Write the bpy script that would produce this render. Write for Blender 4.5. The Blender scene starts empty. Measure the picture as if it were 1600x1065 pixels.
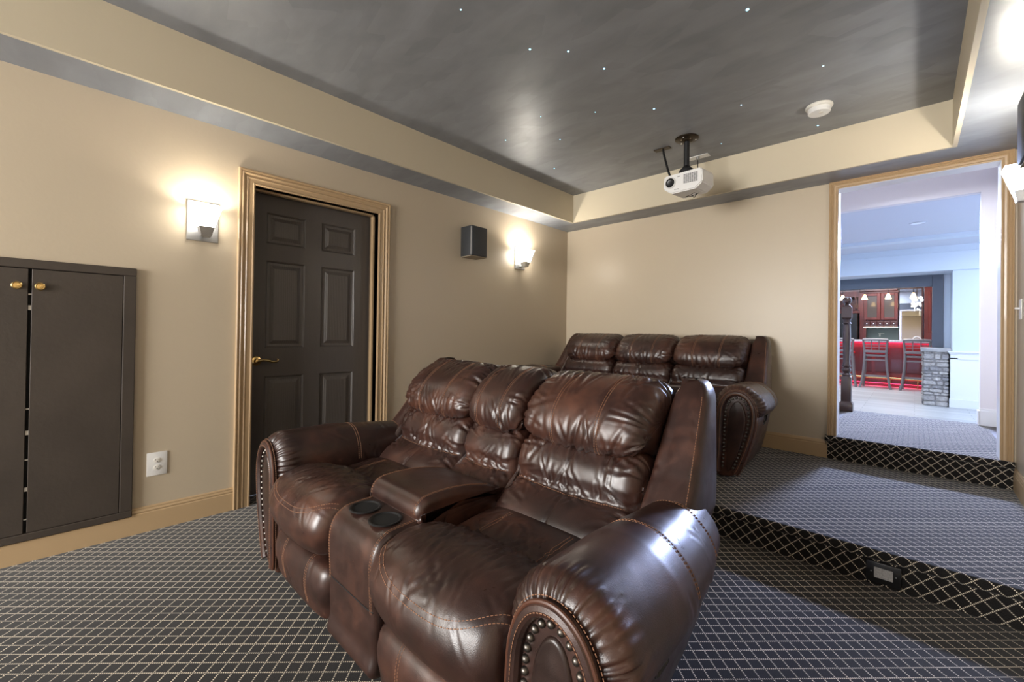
import bpy, bmesh, math, random
import numpy as np
from mathutils import Vector, Matrix
PI = math.pi
rng = np.random.default_rng(7)
random.seed(7)
scn = bpy.context.scene
COL = scn.collection

# ------------------------------------------------------------------ materials
def new_mat(name):
    m = bpy.data.materials.new(name); m.use_nodes = True
    nt = m.node_tree
    return m, nt, nt.nodes['Principled BSDF']

def mat(name, col, rough=.5, metal=0, emit=None, estr=0, coat=0, spec=.5, bump=0, bscale=60, var=0, vscale=4, trans=0, stretch=(1, 1, 1)):
    m, nt, b = new_mat(name)
    b.inputs['Base Color'].default_value = (*col, 1)
    b.inputs['Roughness'].default_value = rough
    b.inputs['Metallic'].default_value = metal
    b.inputs['Coat Weight'].default_value = coat
    b.inputs['Specular IOR Level'].default_value = spec
    b.inputs['Transmission Weight'].default_value = trans
    if emit:
        b.inputs['Emission Color'].default_value = (*emit, 1)
        b.inputs['Emission Strength'].default_value = estr
    if bump or var:
        tc = nt.nodes.new('ShaderNodeTexCoord')
        mp = nt.nodes.new('ShaderNodeMapping'); mp.inputs['Scale'].default_value = stretch
        nt.links.new(tc.outputs['Object'], mp.inputs[0])
    if bump:
        n = nt.nodes.new('ShaderNodeTexNoise'); n.inputs['Scale'].default_value = bscale; n.inputs['Detail'].default_value = 3
        nt.links.new(mp.outputs[0], n.inputs['Vector'])
        bp = nt.nodes.new('ShaderNodeBump'); bp.inputs['Strength'].default_value = bump; bp.inputs['Distance'].default_value = .003
        nt.links.new(n.outputs['Fac'], bp.inputs['Height']); nt.links.new(bp.outputs[0], b.inputs['Normal'])
    if var:
        n = nt.nodes.new('ShaderNodeTexNoise'); n.inputs['Scale'].default_value = vscale; n.inputs['Detail'].default_value = 5
        nt.links.new(mp.outputs[0], n.inputs['Vector'])
        r = nt.nodes.new('ShaderNodeValToRGB')
        r.color_ramp.elements[0].position = .3; r.color_ramp.elements[1].position = .7
        r.color_ramp.elements[0].color = (*[c * (1 - var) for c in col], 1)
        r.color_ramp.elements[1].color = (*[min(1, c * (1 + var)) for c in col], 1)
        nt.links.new(n.outputs['Fac'], r.inputs[0]); nt.links.new(r.outputs[0], b.inputs['Base Color'])
    return m

class NX:
    """tiny helper for scalar node expressions"""
    def __init__(s, nt): s.nt = nt
    def m(s, op, a, b=None, c=None):
        n = s.nt.nodes.new('ShaderNodeMath'); n.operation = op
        for i, v in enumerate((a, b, c)):
            if v is None: continue
            if isinstance(v, (int, float)): n.inputs[i].default_value = v
            else: s.nt.links.new(v, n.inputs[i])
        return n.outputs[0]
    def smooth(s, v, a, b):
        n = s.nt.nodes.new('ShaderNodeMapRange'); n.interpolation_type = 'SMOOTHSTEP'
        s.nt.links.new(v, n.inputs[0]); n.inputs[1].default_value = a; n.inputs[2].default_value = b
        return n.outputs[0]

def carpet_mat():
    m, nt, b = new_mat('carpet'); x = NX(nt)
    uv = nt.nodes.new('ShaderNodeUVMap'); uv.uv_map = 'UVMap'
    sp = nt.nodes.new('ShaderNodeSeparateXYZ'); nt.links.new(uv.outputs[0], sp.inputs[0])
    D = .0593
    u, v = sp.outputs[0], sp.outputs[1]
    p = x.m('DIVIDE', x.m('ADD', x.m('ADD', u, v), 20 * D + .198), D)
    q = x.m('DIVIDE', x.m('ADD', x.m('SUBTRACT', u, v), 200 * D + .402), D)
    def line(p, q):
        d = x.m('ABSOLUTE', x.m('SUBTRACT', x.m('FRACT', x.m('ADD', p, .5)), .5))     # distance to the line
        ln = x.m('SUBTRACT', 1, x.smooth(d, .035, .065))
        e = x.m('ABSOLUTE', x.m('SUBTRACT', x.m('FRACT', x.m('ADD', x.m('MULTIPLY', q, 6), .5)), .5))
        dt = x.m('SUBTRACT', 1, x.smooth(e, .20, .36))
        return x.m('MULTIPLY', ln, dt)
    msk = x.m('MAXIMUM', line(p, q), line(q, p))
    nz = nt.nodes.new('ShaderNodeTexNoise'); nz.inputs['Scale'].default_value = 420; nz.inputs['Detail'].default_value = 2
    nt.links.new(uv.outputs[0], nz.inputs['Vector'])
    cr = nt.nodes.new('ShaderNodeValToRGB')
    cr.color_ramp.elements[0].position = .3; cr.color_ramp.elements[0].color = (.0045, .0043, .0043, 1)
    cr.color_ramp.elements[1].position = .75; cr.color_ramp.elements[1].color = (.030, .027, .026, 1)
    nt.links.new(nz.outputs['Fac'], cr.inputs[0])
    mx = nt.nodes.new('ShaderNodeMix'); mx.data_type = 'RGBA'
    nt.links.new(msk, mx.inputs[0]); nt.links.new(cr.outputs[0], mx.inputs[6]); mx.inputs[7].default_value = (.88, .77, .61, 1)
    nt.links.new(mx.outputs[2], b.inputs['Base Color'])
    b.inputs['Roughness'].default_value = .95; b.inputs['Specular IOR Level'].default_value = .15
    b.inputs['Sheen Weight'].default_value = .25; b.inputs['Sheen Roughness'].default_value = .4
    h = x.m('ADD', nz.outputs['Fac'], msk)
    bp = nt.nodes.new('ShaderNodeBump'); bp.inputs['Strength'].default_value = .4; bp.inputs['Distance'].default_value = .002
    nt.links.new(h, bp.inputs['Height']); nt.links.new(bp.outputs[0], b.inputs['Normal'])
    return m

def leather_mat(name, tint=1.0):
    m, nt, b = new_mat(name); x = NX(nt)
    tc = nt.nodes.new('ShaderNodeTexCoord')
    def noise(sc, det, dist=0, vec=None, rough=.5):
        n = nt.nodes.new('ShaderNodeTexNoise'); n.inputs['Scale'].default_value = sc; n.inputs['Detail'].default_value = det
        n.inputs['Distortion'].default_value = dist; n.inputs['Roughness'].default_value = rough
        nt.links.new(vec or tc.outputs['Object'], n.inputs['Vector']); return n.outputs['Fac']
    big = noise(3.3, 4, .6); med = noise(13, 4, .5, rough=.6)
    f = x.m('ADD', x.m('MULTIPLY', big, .65), x.m('MULTIPLY', med, .35))
    cr = nt.nodes.new('ShaderNodeValToRGB'); e = cr.color_ramp.elements
    e[0].position = .34; e[0].color = (.016 * tint, .0070 * tint, .0055 * tint, 1)
    e[1].position = .70; e[1].color = (.098 * tint, .036 * tint, .020 * tint, 1)
    k = e.new(.50); k.color = (.036 * tint, .0140 * tint, .0098 * tint, 1)
    nt.links.new(f, cr.inputs[0]); nt.links.new(cr.outputs[0], b.inputs['Base Color'])
    b.inputs['Specular IOR Level'].default_value = .62
    rg = nt.nodes.new('ShaderNodeMapRange'); nt.links.new(med, rg.inputs[0])
    rg.inputs[1].default_value = .3; rg.inputs[2].default_value = .7; rg.inputs[3].default_value = .27; rg.inputs[4].default_value = .42
    nt.links.new(rg.outputs[0], b.inputs['Roughness'])
    b.inputs['Coat Weight'].default_value = .22; b.inputs['Coat Roughness'].default_value = .45
    vo = nt.nodes.new('ShaderNodeTexVoronoi'); vo.inputs['Scale'].default_value = 420; nt.links.new(tc.outputs['Object'], vo.inputs['Vector'])
    h = x.m('ADD', x.m('MULTIPLY', vo.outputs['Distance'], .07), x.m('MULTIPLY', noise(8, 1), 1.5))
    bp = nt.nodes.new('ShaderNodeBump'); bp.inputs['Strength'].default_value = .55; bp.inputs['Distance'].default_value = .005
    nt.links.new(h, bp.inputs['Height']); nt.links.new(bp.outputs[0], b.inputs['Normal'])
    return m

def ceiling_mat(name, col, sheen=.42):
    """dark brushed paint: roller marks as patches of slightly different tone and gloss"""
    m, nt, b = new_mat(name)
    tc = nt.nodes.new('ShaderNodeTexCoord')
    mp = nt.nodes.new('ShaderNodeMapping'); mp.inputs['Scale'].default_value = (2.2, 5, 1); mp.inputs['Rotation'].default_value = (0, 0, .35)
    nt.links.new(tc.outputs['Object'], mp.inputs[0])
    n = nt.nodes.new('ShaderNodeTexNoise'); n.inputs['Scale'].default_value = 1.4; n.inputs['Detail'].default_value = 6; n.inputs['Distortion'].default_value = .4
    nt.links.new(mp.outputs[0], n.inputs['Vector'])
    vo = nt.nodes.new('ShaderNodeTexVoronoi'); vo.distance = 'CHEBYCHEV'; vo.inputs['Scale'].default_value = 1.5
    nt.links.new(mp.outputs[0], vo.inputs['Vector'])
    mixn = nt.nodes.new('ShaderNodeMath'); mixn.operation = 'MULTIPLY_ADD'; mixn.inputs[1].default_value = .22
    sp = nt.nodes.new('ShaderNodeSeparateColor'); nt.links.new(vo.outputs['Color'], sp.inputs[0])
    nt.links.new(sp.outputs[0], mixn.inputs[0]); nt.links.new(n.outputs['Fac'], mixn.inputs[2])
    cr = nt.nodes.new('ShaderNodeValToRGB')
    cr.color_ramp.elements[0].position = .35; cr.color_ramp.elements[0].color = (*[c * .86 for c in col], 1)
    cr.color_ramp.elements[1].position = .9; cr.color_ramp.elements[1].color = (*[c * 1.2 for c in col], 1)
    nt.links.new(mixn.outputs[0], cr.inputs[0]); nt.links.new(cr.outputs[0], b.inputs['Base Color'])
    rr = nt.nodes.new('ShaderNodeMapRange'); nt.links.new(mixn.outputs[0], rr.inputs[0])
    rr.inputs[1].default_value = .3; rr.inputs[2].default_value = .9; rr.inputs[3].default_value = sheen + .05; rr.inputs[4].default_value = sheen - .05
    nt.links.new(rr.outputs[0], b.inputs['Roughness'])
    b.inputs['Specular IOR Level'].default_value = .5
    return m

def plank_mat():
    m, nt, b = new_mat('grey_planks')
    tc = nt.nodes.new('ShaderNodeTexCoord')
    br = nt.nodes.new('ShaderNodeTexBrick'); br.inputs['Scale'].default_value = 1
    br.inputs['Brick Width'].default_value = 1.2; br.inputs['Row Height'].default_value = .16; br.inputs['Mortar Size'].default_value = .004
    br.inputs['Color1'].default_value = (.56, .55, .54, 1); br.inputs['Color2'].default_value = (.44, .43, .42, 1); br.inputs['Mortar'].default_value = (.3, .3, .3, 1)
    nt.links.new(tc.outputs['Object'], br.inputs['Vector']); nt.links.new(br.outputs['Color'], b.inputs['Base Color'])
    b.inputs['Roughness'].default_value = .4
    return m

def stone_mat():
    m, nt, b = new_mat('stacked_stone')
    g = nt.nodes.new('ShaderNodeNewGeometry'); cr = nt.nodes.new('ShaderNodeValToRGB')
    e = cr.color_ramp.elements; e[0].color = (.25, .235, .235, 1); e[1].color = (.56, .52, .48, 1); e[0].position = 0
    k = e.new(.5); k.color = (.42, .38, .35, 1)
    nt.links.new(g.outputs['Random Per Island'], cr.inputs[0])
    n = nt.nodes.new('ShaderNodeTexNoise'); n.inputs['Scale'].default_value = 25; n.inputs['Detail'].default_value = 6
    tc = nt.nodes.new('ShaderNodeTexCoord'); nt.links.new(tc.outputs['Object'], n.inputs['Vector'])
    mx = nt.nodes.new('ShaderNodeMix'); mx.data_type = 'RGBA'; mx.blend_type = 'OVERLAY'; mx.inputs[0].default_value = .5
    nt.links.new(cr.outputs[0], mx.inputs[6]); nt.links.new(n.outputs['Fac'], mx.inputs[7]); nt.links.new(mx.outputs[2], b.inputs['Base Color'])
    bp = nt.nodes.new('ShaderNodeBump'); bp.inputs['Distance'].default_value = .02; nt.links.new(n.outputs['Fac'], bp.inputs['Height']); nt.links.new(bp.outputs[0], b.inputs['Normal'])
    b.inputs['Roughness'].default_value = .85
    return m

M = {}
M['carpet'] = carpet_mat()
M['leather'] = leather_mat('brown_leather')
M['leather_dark'] = leather_mat('dark_brown_leather', .55)
M['thread'] = mat('tan_thread', (.30, .150, .085), .8)
M['welt'] = mat('leather_welt', (.085, .032, .018), .4)
M['nail'] = mat('antique_nickel', (.16, .145, .13), .38, 1)
M['wall'] = mat('tan_wall_paint', (.50, .42, .31), .34, bump=.12, bscale=55, spec=.4)
M['cove'] = mat('cream_cove_paint', (.56, .49, .36), .5, bump=.08, bscale=55)
M['trim'] = mat('golden_tan_trim', (.43, .295, .165), .30, bump=.05, bscale=90, coat=.2)
M['base'] = mat('baseboard_tan', (.47, .33, .185), .34)
M['ceil'] = ceiling_mat('dark_grey_ceiling', (.21, .217, .232), .44)
M['soffit'] = ceiling_mat('slate_soffit', (.19, .205, .23), .34)
M['door'] = mat('dark_brown_door', (.080, .069, .062), .33, bump=.35, bscale=14, stretch=(6, 6, .6))
def grain_door():
    m, nt, b = new_mat('door_panel_grain'); b.inputs['Base Color'].default_value = (.080, .069, .062, 1); b.inputs['Roughness'].default_value = .36
    tc = nt.nodes.new('ShaderNodeTexCoord'); mp = nt.nodes.new('ShaderNodeMapping'); mp.inputs['Scale'].default_value = (1, 9, .9)
    nt.links.new(tc.outputs['Object'], mp.inputs[0])
    wv = nt.nodes.new('ShaderNodeTexWave'); wv.wave_type = 'RINGS'; wv.rings_direction = 'X'; wv.inputs['Scale'].default_value = 5.5; wv.inputs['Distortion'].default_value = 2.2; wv.inputs['Detail'].default_value = 3; wv.inputs['Detail Scale'].default_value = 1.2
    nt.links.new(mp.outputs[0], wv.inputs['Vector'])
    bp = nt.nodes.new('ShaderNodeBump'); bp.inputs['Strength'].default_value = .35; bp.inputs['Distance'].default_value = .004
    nt.links.new(wv.outputs['Fac'], bp.inputs['Height']); nt.links.new(bp.outputs[0], b.inputs['Normal'])
    cr = nt.nodes.new('ShaderNodeValToRGB'); cr.color_ramp.elements[0].color = (.058, .049, .043, 1); cr.color_ramp.elements[1].color = (.110, .096, .087, 1)
    nt.links.new(wv.outputs['Fac'], cr.inputs[0]); nt.links.new(cr.outputs[0], b.inputs['Base Color'])
    return m
M['door_panel'] = grain_door()
M['door_lite'] = mat('dark_jamb', (.10, .07, .045), .5)
M['cab'] = mat('dark_brown_cabinet_paint', (.048, .037, .029), .46, bump=.25, bscale=45, var=.15)
M['brass'] = mat('polished_brass', (.72, .52, .22), .2, 1)
M['black'] = mat('black_gap', (.004, .004, .004), .8)
M['blackpl'] = mat('black_plastic', (.012, .012, .013), .32)
M['blackmetal'] = mat('black_metal', (.02, .02, .021), .4, .3)
M['bronze'] = mat('dark_bronze', (.05, .035, .022), .3, .8)
M['white'] = mat('white_plastic', (.78, .77, .75), .35)
M['whitewarm'] = mat('aged_white_plastic', (.72, .69, .63), .4)
M['slot'] = mat('outlet_slot', (.03, .03, .03), .6)
M['steel'] = mat('brushed_steel', (.42, .42, .42), .38, .9)
M['glass_lit'] = mat('lit_frosted_glass', (.9, .88, .82), .4, emit=(1, .95, .86), estr=16)
M['glass_dim'] = mat('dimmed_frosted_glass', (.9, .88, .82), .4, emit=(1, .95, .86), estr=9)
M['speaker'] = mat('charcoal_speaker', (.028, .03, .033), .5, bump=.3, bscale=300)
M['spkedge'] = mat('speaker_edge', (.25, .24, .23), .4)
M['spkbase'] = mat('speaker_bottom', (.30, .24, .17), .6)
M['star'] = mat('star_fibre', (.3, .6, .9), .3, emit=(.35, .75, 1), estr=2.5)
M['hallwhite'] = mat('hall_white_paint', (.80, .77, .80), .55)
M['barblue'] = mat('pale_blue_paint', (.66, .73, .82), .55)
M['barceil'] = mat('bar_ceiling_paint', (.62, .64, .72), .6)
M['whitetrim'] = mat('white_gloss_trim', (.82, .83, .85), .35)
M['cherry'] = mat('cherry_wood', (.14, .028, .022), .3, var=.3, vscale=3, stretch=(4, 4, .7), coat=.3)
M['cherrydark'] = mat('dark_cherry_wood', (.075, .022, .020), .3, coat=.3)
M['slate'] = mat('slate_blue_paint', (.10, .12, .155), .4)
M['newel'] = mat('dark_walnut', (.055, .030, .024), .28, coat=.4)
M['stoolwood'] = mat('grey_brown_stool_wood', (.22, .195, .195), .35)
M['redpad'] = mat('red_lit_pad', (.5, .02, .03), .5)  # red glow of the bar lights is put into the pad colour
M['planks'] = plank_mat()
M['stone'] = stone_mat()
M['cap'] = mat('stone_cap', (.40, .38, .37), .8, bump=.6, bscale=30, var=.2, vscale=12)
M['granite'] = mat('pale_granite', (.55, .56, .58), .18, var=.3, vscale=60)
M['tile'] = mat('grey_green_tile', (.20, .24, .23), .3)
M['mirror'] = mat('mirror_glass', (.9, .9, .92), .02, 1)
M['glass'] = mat('cabinet_glass', (.10, .085, .08), .08)
M['chrome'] = mat('chrome', (.8, .82, .84), .1, 1)
M['pendlit'] = mat('lit_amber_glass', (1, .8, .5), .4, emit=(1, .66, .30), estr=6)
M['lamplit'] = mat('lit_white_glass', (1, 1, 1), .4, emit=(.95, .97, 1), estr=2.2)
M['lens_dim'] = mat('recessed_lens', (.5, .55, .65), .4, emit=(.7, .8, 1), estr=.25)
M['led'] = mat('red_led', (1, .05, .1), .4, emit=(1, .04, .12), estr=4)
M['ledwhite'] = mat('cool_led', (1, 1, 1), .4, emit=(.6, 1, .9), estr=6)
M['label'] = mat('grey_plate', (.42, .41, .40), .6, var=.25, vscale=150)
M['cloth'] = mat('red_lit', (.4, .02, .03), .6)

# ------------------------------------------------------------------ object helpers
def link_mesh(name, verts, faces, m, parent=None, smooth=True, sharp=None):
    me = bpy.data.meshes.new(name)
    me.from_pydata([tuple(map(float, v)) for v in verts], [], [tuple(int(i) for i in f) for f in faces])
    me.materials.append(m)
    if smooth:
        me.polygons.foreach_set('use_smooth', [True] * len(me.polygons))
        if sharp: me.set_sharp_from_angle(angle=math.radians(sharp))
    me.validate(); me.update()
    o = bpy.data.objects.new(name, me); COL.objects.link(o)
    if parent: o.parent = parent
    return o

class MB:
    """collects shapes that become one mesh"""
    def __init__(s): s.v = []; s.f = []
    def add(s, v, f):
        b = len(s.v); s.v += [tuple(p) for p in v]; s.f += [tuple(i + b for i in q) for q in f]; return s
    def box(s, x0, x1, y0, y1, z0, z1, bev=0):
        if bev <= 0:
            v = [(x, y, z) for z in (z0, z1) for y in (y0, y1) for x in (x0, x1)]
            return s.add(v, [(0, 2, 3, 1), (4, 5, 7, 6), (0, 1, 5, 4), (2, 6, 7, 3), (0, 4, 6, 2), (1, 3, 7, 5)])
        bm = bmesh.new(); bmesh.ops.create_cube(bm, size=1)
        for v in bm.verts: v.co = Vector(((x0 + x1) / 2 + v.co.x * (x1 - x0), (y0 + y1) / 2 + v.co.y * (y1 - y0), (z0 + z1) / 2 + v.co.z * (z1 - z0)))
        bmesh.ops.bevel(bm, geom=bm.edges[:], offset=bev, segments=2, affect='EDGES', profile=.5)
        bm.verts.index_update(); s.add([v.co[:] for v in bm.verts], [[v.index for v in f.verts] for f in bm.faces]); bm.free(); return s
    def tube(s, pts, r, n=8, cap=True):
        pts = [Vector(p) for p in pts]; rs = r if hasattr(r, '__len__') else [r] * len(pts)
        up = None; rings = []
        for i, p in enumerate(pts):
            t = (pts[min(i + 1, len(pts) - 1)] - pts[max(i - 1, 0)]).normalized()
            if up is None:
                up = Vector((0, 0, 1)) if abs(t.z) < .9 else Vector((1, 0, 0))
            a = t.cross(up)
            if a.length < 1e-5: a = t.cross(Vector((1, .3, 0)))
            a.normalize(); b = a.cross(t); up = b
            rings.append([p + (a * math.cos(2 * PI * k / n) + b * math.sin(2 * PI * k / n)) * rs[i] for k in range(n)])
        v = [q for R in rings for q in R]; f = []
        for i in range(len(rings) - 1):
            for k in range(n):
                f.append((i * n + k, i * n + (k + 1) % n, (i + 1) * n + (k + 1) % n, (i + 1) * n + k))
        if cap: f.append(tuple(range(n))[::-1]); f.append(tuple((len(rings) - 1) * n + k for k in range(n)))
        return s.add(v, f)
    def lathe(s, prof, c=(0, 0, 0), n=24, axis='z', cap=True):
        v = []; f = []
        for r, h in prof:
            for k in range(n):
                a = 2 * PI * k / n; q = (r * math.cos(a), r * math.sin(a), h)
                if axis == 'y': q = (q[0], q[2], q[1])
                if axis == 'x': q = (q[2], q[0], q[1])
                v.append((q[0] + c[0], q[1] + c[1], q[2] + c[2]))
        m = len(prof)
        for i in range(m - 1):
            for k in range(n): f.append((i * n + k, i * n + (k + 1) % n, (i + 1) * n + (k + 1) % n, (i + 1) * n + k))
        if cap: f.append(tuple(range(n))[::-1]); f.append(tuple((m - 1) * n + k for k in range(n)))
        return s.add(v, f)
    def prism(s, poly, plane, a, b):
        """poly in two coordinates extruded along the third; plane gives the extrusion axis"""
        def mk(p, t): return {'x': (t, p[0], p[1]), 'y': (p[0], t, p[1]), 'z': (p[0], p[1], t)}[plane]
        n = len(poly); v = [mk(p, a) for p in poly] + [mk(p, b) for p in poly]
        return s.add(v, [tuple(range(n))[::-1], tuple(range(n, 2 * n))] + [(k, (k + 1) % n, n + (k + 1) % n, n + k) for k in range(n)])
    def hexa(s, c0, h0, c1, h1):
        """frustum between two axis-aligned rectangles (centre, half sizes) at different z"""
        v = [(c[0] + sx * h[0], c[1] + sy * h[1], c[2]) for c, h in ((c0, h0), (c1, h1)) for sx, sy in ((-1, -1), (1, -1), (1, 1), (-1, 1))]
        return s.add(v, [(3, 2, 1, 0), (4, 5, 6, 7)] + [(k, (k + 1) % 4, 4 + (k + 1) % 4, 4 + k) for k in range(4)])
    def build(s, name, m, parent=None, smooth=False, sharp=35):
        o = link_mesh(name, s.v, s.f, m, parent, smooth, sharp if smooth else None)
        bm = bmesh.new(); bm.from_mesh(o.data); bmesh.ops.recalc_face_normals(bm, faces=bm.faces[:]); bm.to_mesh(o.data); bm.free()
        return o

def thing(name, label, cat, loc=(0, 0, 0), rz=0, group=None):
    o = bpy.data.objects.new(name, None); COL.objects.link(o); o.empty_display_size = .05
    o.location = loc; o.rotation_euler = (0, 0, rz)
    return tag(o, label, cat, group)
def tag(o, label, cat, group=None):
    o['label'] = label; o['category'] = cat
    if group: o['group'] = group
    return o
def struct(o, label=None, cat='structure'):
    o['kind'] = 'structure'
    if label: o['label'] = label
    o['category'] = cat
    return o
def copy_thing(o, loc, label=None):
    def rec(a, par):
        c = a.copy(); COL.objects.link(c)
        if par: c.parent = par
        for ch in [k for k in COL.objects if k.parent == a]: rec(ch, c)
        return c
    c = rec(o, None); c.location = loc
    if label: c['label'] = label
    return c

# ------------------------------------------------------------------ soft lofts (leather)
def cr_loop(pts, m):
    """closed Catmull-Rom loop through 2D points, resampled to m equal steps"""
    P = np.array(pts, float); n = len(P); out = []
    for i in range(n):
        p0, p1, p2, p3 = P[(i - 1) % n], P[i], P[(i + 1) % n], P[(i + 2) % n]
        t = np.linspace(0, 1, 24, endpoint=False)[:, None]
        out.append(.5 * ((2 * p1) + (-p0 + p2) * t + (2 * p0 - 5 * p1 + 4 * p2 - p3) * t ** 2 + (-p0 + 3 * p1 - 3 * p2 + p3) * t ** 3))
    C = np.concatenate(out); C = np.vstack([C, C[:1]])
    L = np.concatenate([[0], np.cumsum(np.linalg.norm(np.diff(C, axis=0), axis=1))])
    s = np.linspace(0, L[-1], m, endpoint=False)
    return np.stack([np.interp(s, L, C[:, 0]), np.interp(s, L, C[:, 1])], 1), L[-1]

def loop_normals(L):
    t = np.roll(L, -1, 0) - np.roll(L, 1, 0)
    n = np.stack([t[:, 1], -t[:, 0]], 1); n /= np.linalg.norm(n, axis=1)[:, None] + 1e-9
    area = np.sum(L[:, 0] * np.roll(L[:, 1], -1) - np.roll(L[:, 0], -1) * L[:, 1])
    return n if area > 0 else -n      # outward

class Loft:
    """closed 2D loop swept along one axis with rounded ends; P[i, j] are the surface points"""
    def __init__(s, loop, t0, t1, r, axis='x', m=120, step=.008, crown=0, inset_fn=None):
        L, s.len = cr_loop(loop, m); N = loop_normals(L)
        th = np.linspace(0, PI / 2, 7)
        e = r - r * np.cos(th); ins = r * (1 - np.sin(th))
        n = max(4, int((t1 - t0 - 2 * r) / step))
        mid = np.linspace(t0 + r, t1 - r, n + 1)[1:-1]
        T = np.concatenate([t0 + e, mid, (t1 - e)[::-1]])
        I = np.concatenate([ins, np.zeros(len(mid)), ins[::-1]])
        a = (T - (t0 + t1) / 2) / ((t1 - t0) / 2); s.a = a; s.T = T
        I = I + crown * np.abs(a) ** 4
        if inset_fn is not None: I = I + inset_fn(a)
        Q = L[None] - N[None] * I[:, None, None]
        s.axis = axis; s.m = m; s.n = len(T)
        s.v = np.linspace(0, s.len, m, endpoint=False)
        P = np.zeros((s.n, m, 3))
        if axis == 'x': P[..., 0] = T[:, None]; P[..., 1:] = Q
        if axis == 'y': P[..., 1] = T[:, None]; P[..., 0] = Q[..., 0]; P[..., 2] = Q[..., 1]
        if axis == 'z': P[..., 2] = T[:, None]; P[..., :2] = Q
        s.P = P
    def normals(s):
        P = s.P
        dt = np.gradient(P, axis=0); dv = np.roll(P, -1, 1) - np.roll(P, 1, 1)
        n = np.cross(dt, dv); n /= np.linalg.norm(n, axis=2)[..., None] + 1e-9
        c = P.mean((0, 1)); k = s.n // 2
        if np.sum((P[k] - P[k].mean(0)) * n[k]) < 0: n = -n
        return n
    def disp(s, d):
        s.P = s.P + s.normals() * d[..., None]; return s
    def folds(s, fs):
        """fs: list of (t0, v0, t1, v1, width, depth) creases in metres"""
        T = s.T[:, None]; V = s.v[None]; D = np.zeros((s.n, s.m))
        for (a0, b0, a1, b1, w, dep) in fs:
            dx, dy = a1 - a0, b1 - b0; l2 = dx * dx + dy * dy + 1e-9
            k = ((T - a0) * dx + (V - b0) * dy) / l2; kk = np.clip(k, 0, 1)
            px = a0 + kk * dx; py = b0 + kk * dy
            d2 = (T - px) ** 2 + (V - py) ** 2
            D += -dep * np.exp(-d2 / (w * w)) * (1 - .75 * kk) + dep * .55 * np.exp(-(np.sqrt(d2) - 1.9 * w) ** 2 / (w * w)) * (1 - .6 * kk) * ((k > -.05) & (k < 1.05))
        return s.disp(D)
    def vnear(s, p, i=None):
        """loop parameter (metres) nearest to a 2D point of the profile"""
        i = s.n // 2 if i is None else i
        ax = {'x': (1, 2), 'y': (0, 2), 'z': (0, 1)}[s.axis]
        d = np.linalg.norm(s.P[i][:, ax] - np.array(p), axis=1); return s.v[int(np.argmin(d))]
    def at(s, t, v, off=.001):
        i = np.interp(t, s.T, np.arange(s.n)); j = (v / s.len * s.m) % s.m
        i0 = int(min(math.floor(i), s.n - 2)); fi = i - i0; j0 = int(j) % s.m; j1 = (j0 + 1) % s.m; fj = j - int(j)
        def bl(A): return (A[i0, j0] * (1 - fj) + A[i0, j1] * fj) * (1 - fi) + (A[i0 + 1, j0] * (1 - fj) + A[i0 + 1, j1] * fj) * fi
        if not hasattr(s, '_N'): s._N = s.normals()
        return bl(s.P) + bl(s._N) * off
    def mesh(s, name, m, parent, xf=None):
        n, mm = s.n, s.m
        V = s.P.reshape(-1, 3); c0 = s.P[0].mean(0); c1 = s.P[-1].mean(0)
        V = np.vstack([V, c0, c1])
        if xf: V = np.array([xf(p) for p in V]) if not hasattr(xf, 'mat') else V
        i, j = np.meshgrid(np.arange(n - 1), np.arange(mm), indexing='ij'); j1 = (j + 1) % mm
        F = np.stack([i * mm + j, i * mm + j1, (i + 1) * mm + j1, (i + 1) * mm + j], -1).reshape(-1, 4).tolist()
        F += [(k, n * mm, (k + 1) % mm) for k in range(mm)]
        F += [((n - 1) * mm + k, (n - 1) * mm + (k + 1) % mm, n * mm + 1) for k in range(mm)]
        o = link_mesh(name, V, F, m, parent, True)
        bm = bmesh.new(); bm.from_mesh(o.data); bmesh.ops.recalc_face_normals(bm, faces=bm.faces[:]); bm.to_mesh(o.data); bm.free()
        return o

class SM:
    """seams of one part: every run of stitches becomes an object of its own"""
    def __init__(s): s.l = []
    def new(s): s.l.append(MB()); return s.l[-1]
    def build(s, name, m, parent):
        for b in s.l: b.build(name, m, parent)
def dashes(mb, pts, L=.0062, gap=.0036, r=.0011):
    """a run of thread stitches along a polyline"""
    P = np.array(pts); d = np.linalg.norm(np.diff(P, axis=0), axis=1); S = np.concatenate([[0], np.cumsum(d)])
    def q(s): return [float(np.interp(s, S, P[:, k])) for k in range(3)]
    s = 0
    while s + L < S[-1]:
        mb.tube([q(s), q(s + L / 2), q(s + L)], r, 4); s += L + gap
def seam(mb, lf, path, sep=.007, double=True, k=60, fine=True):
    """twin stitch lines along path(u in 0..1) -> (t, v) on a loft"""
    us = np.linspace(0, 1, k); mb = mb.new()
    for sg in ((-1, 1) if double else (0,)):
        pts = []
        for u in us:
            t, v = path(u); t2, v2 = path(min(u + .01, 1)); t1, v1 = path(max(u - .01, 0))
            dt, dv = t2 - t1, v2 - v1; l = math.hypot(dt, dv) + 1e-9
            pts.append(lf.at(t + sg * sep / 2 * (-dv / l), v + sg * sep / 2 * (dt / l), .0007))
        if fine: dashes(mb, pts)
        else: mb.tube(pts, .0012, 4)

# ------------------------------------------------------------------ reclining sofas
def rand_folds(lf, n, t0, t1, v0, v1, ang, jit, ln, w, dep, rg):
    out = []
    for _ in range(n):
        a = rg.uniform(t0, t1); b = v0 + (v1 - v0) * rg.uniform(); an = ang + rg.normal(0, jit); l = rg.uniform(*ln)
        out.append((a, b, a + l * math.cos(an), b + l * math.sin(an), rg.uniform(*w) * .92, rg.uniform(*dep) * 1.35))
    return out

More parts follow.
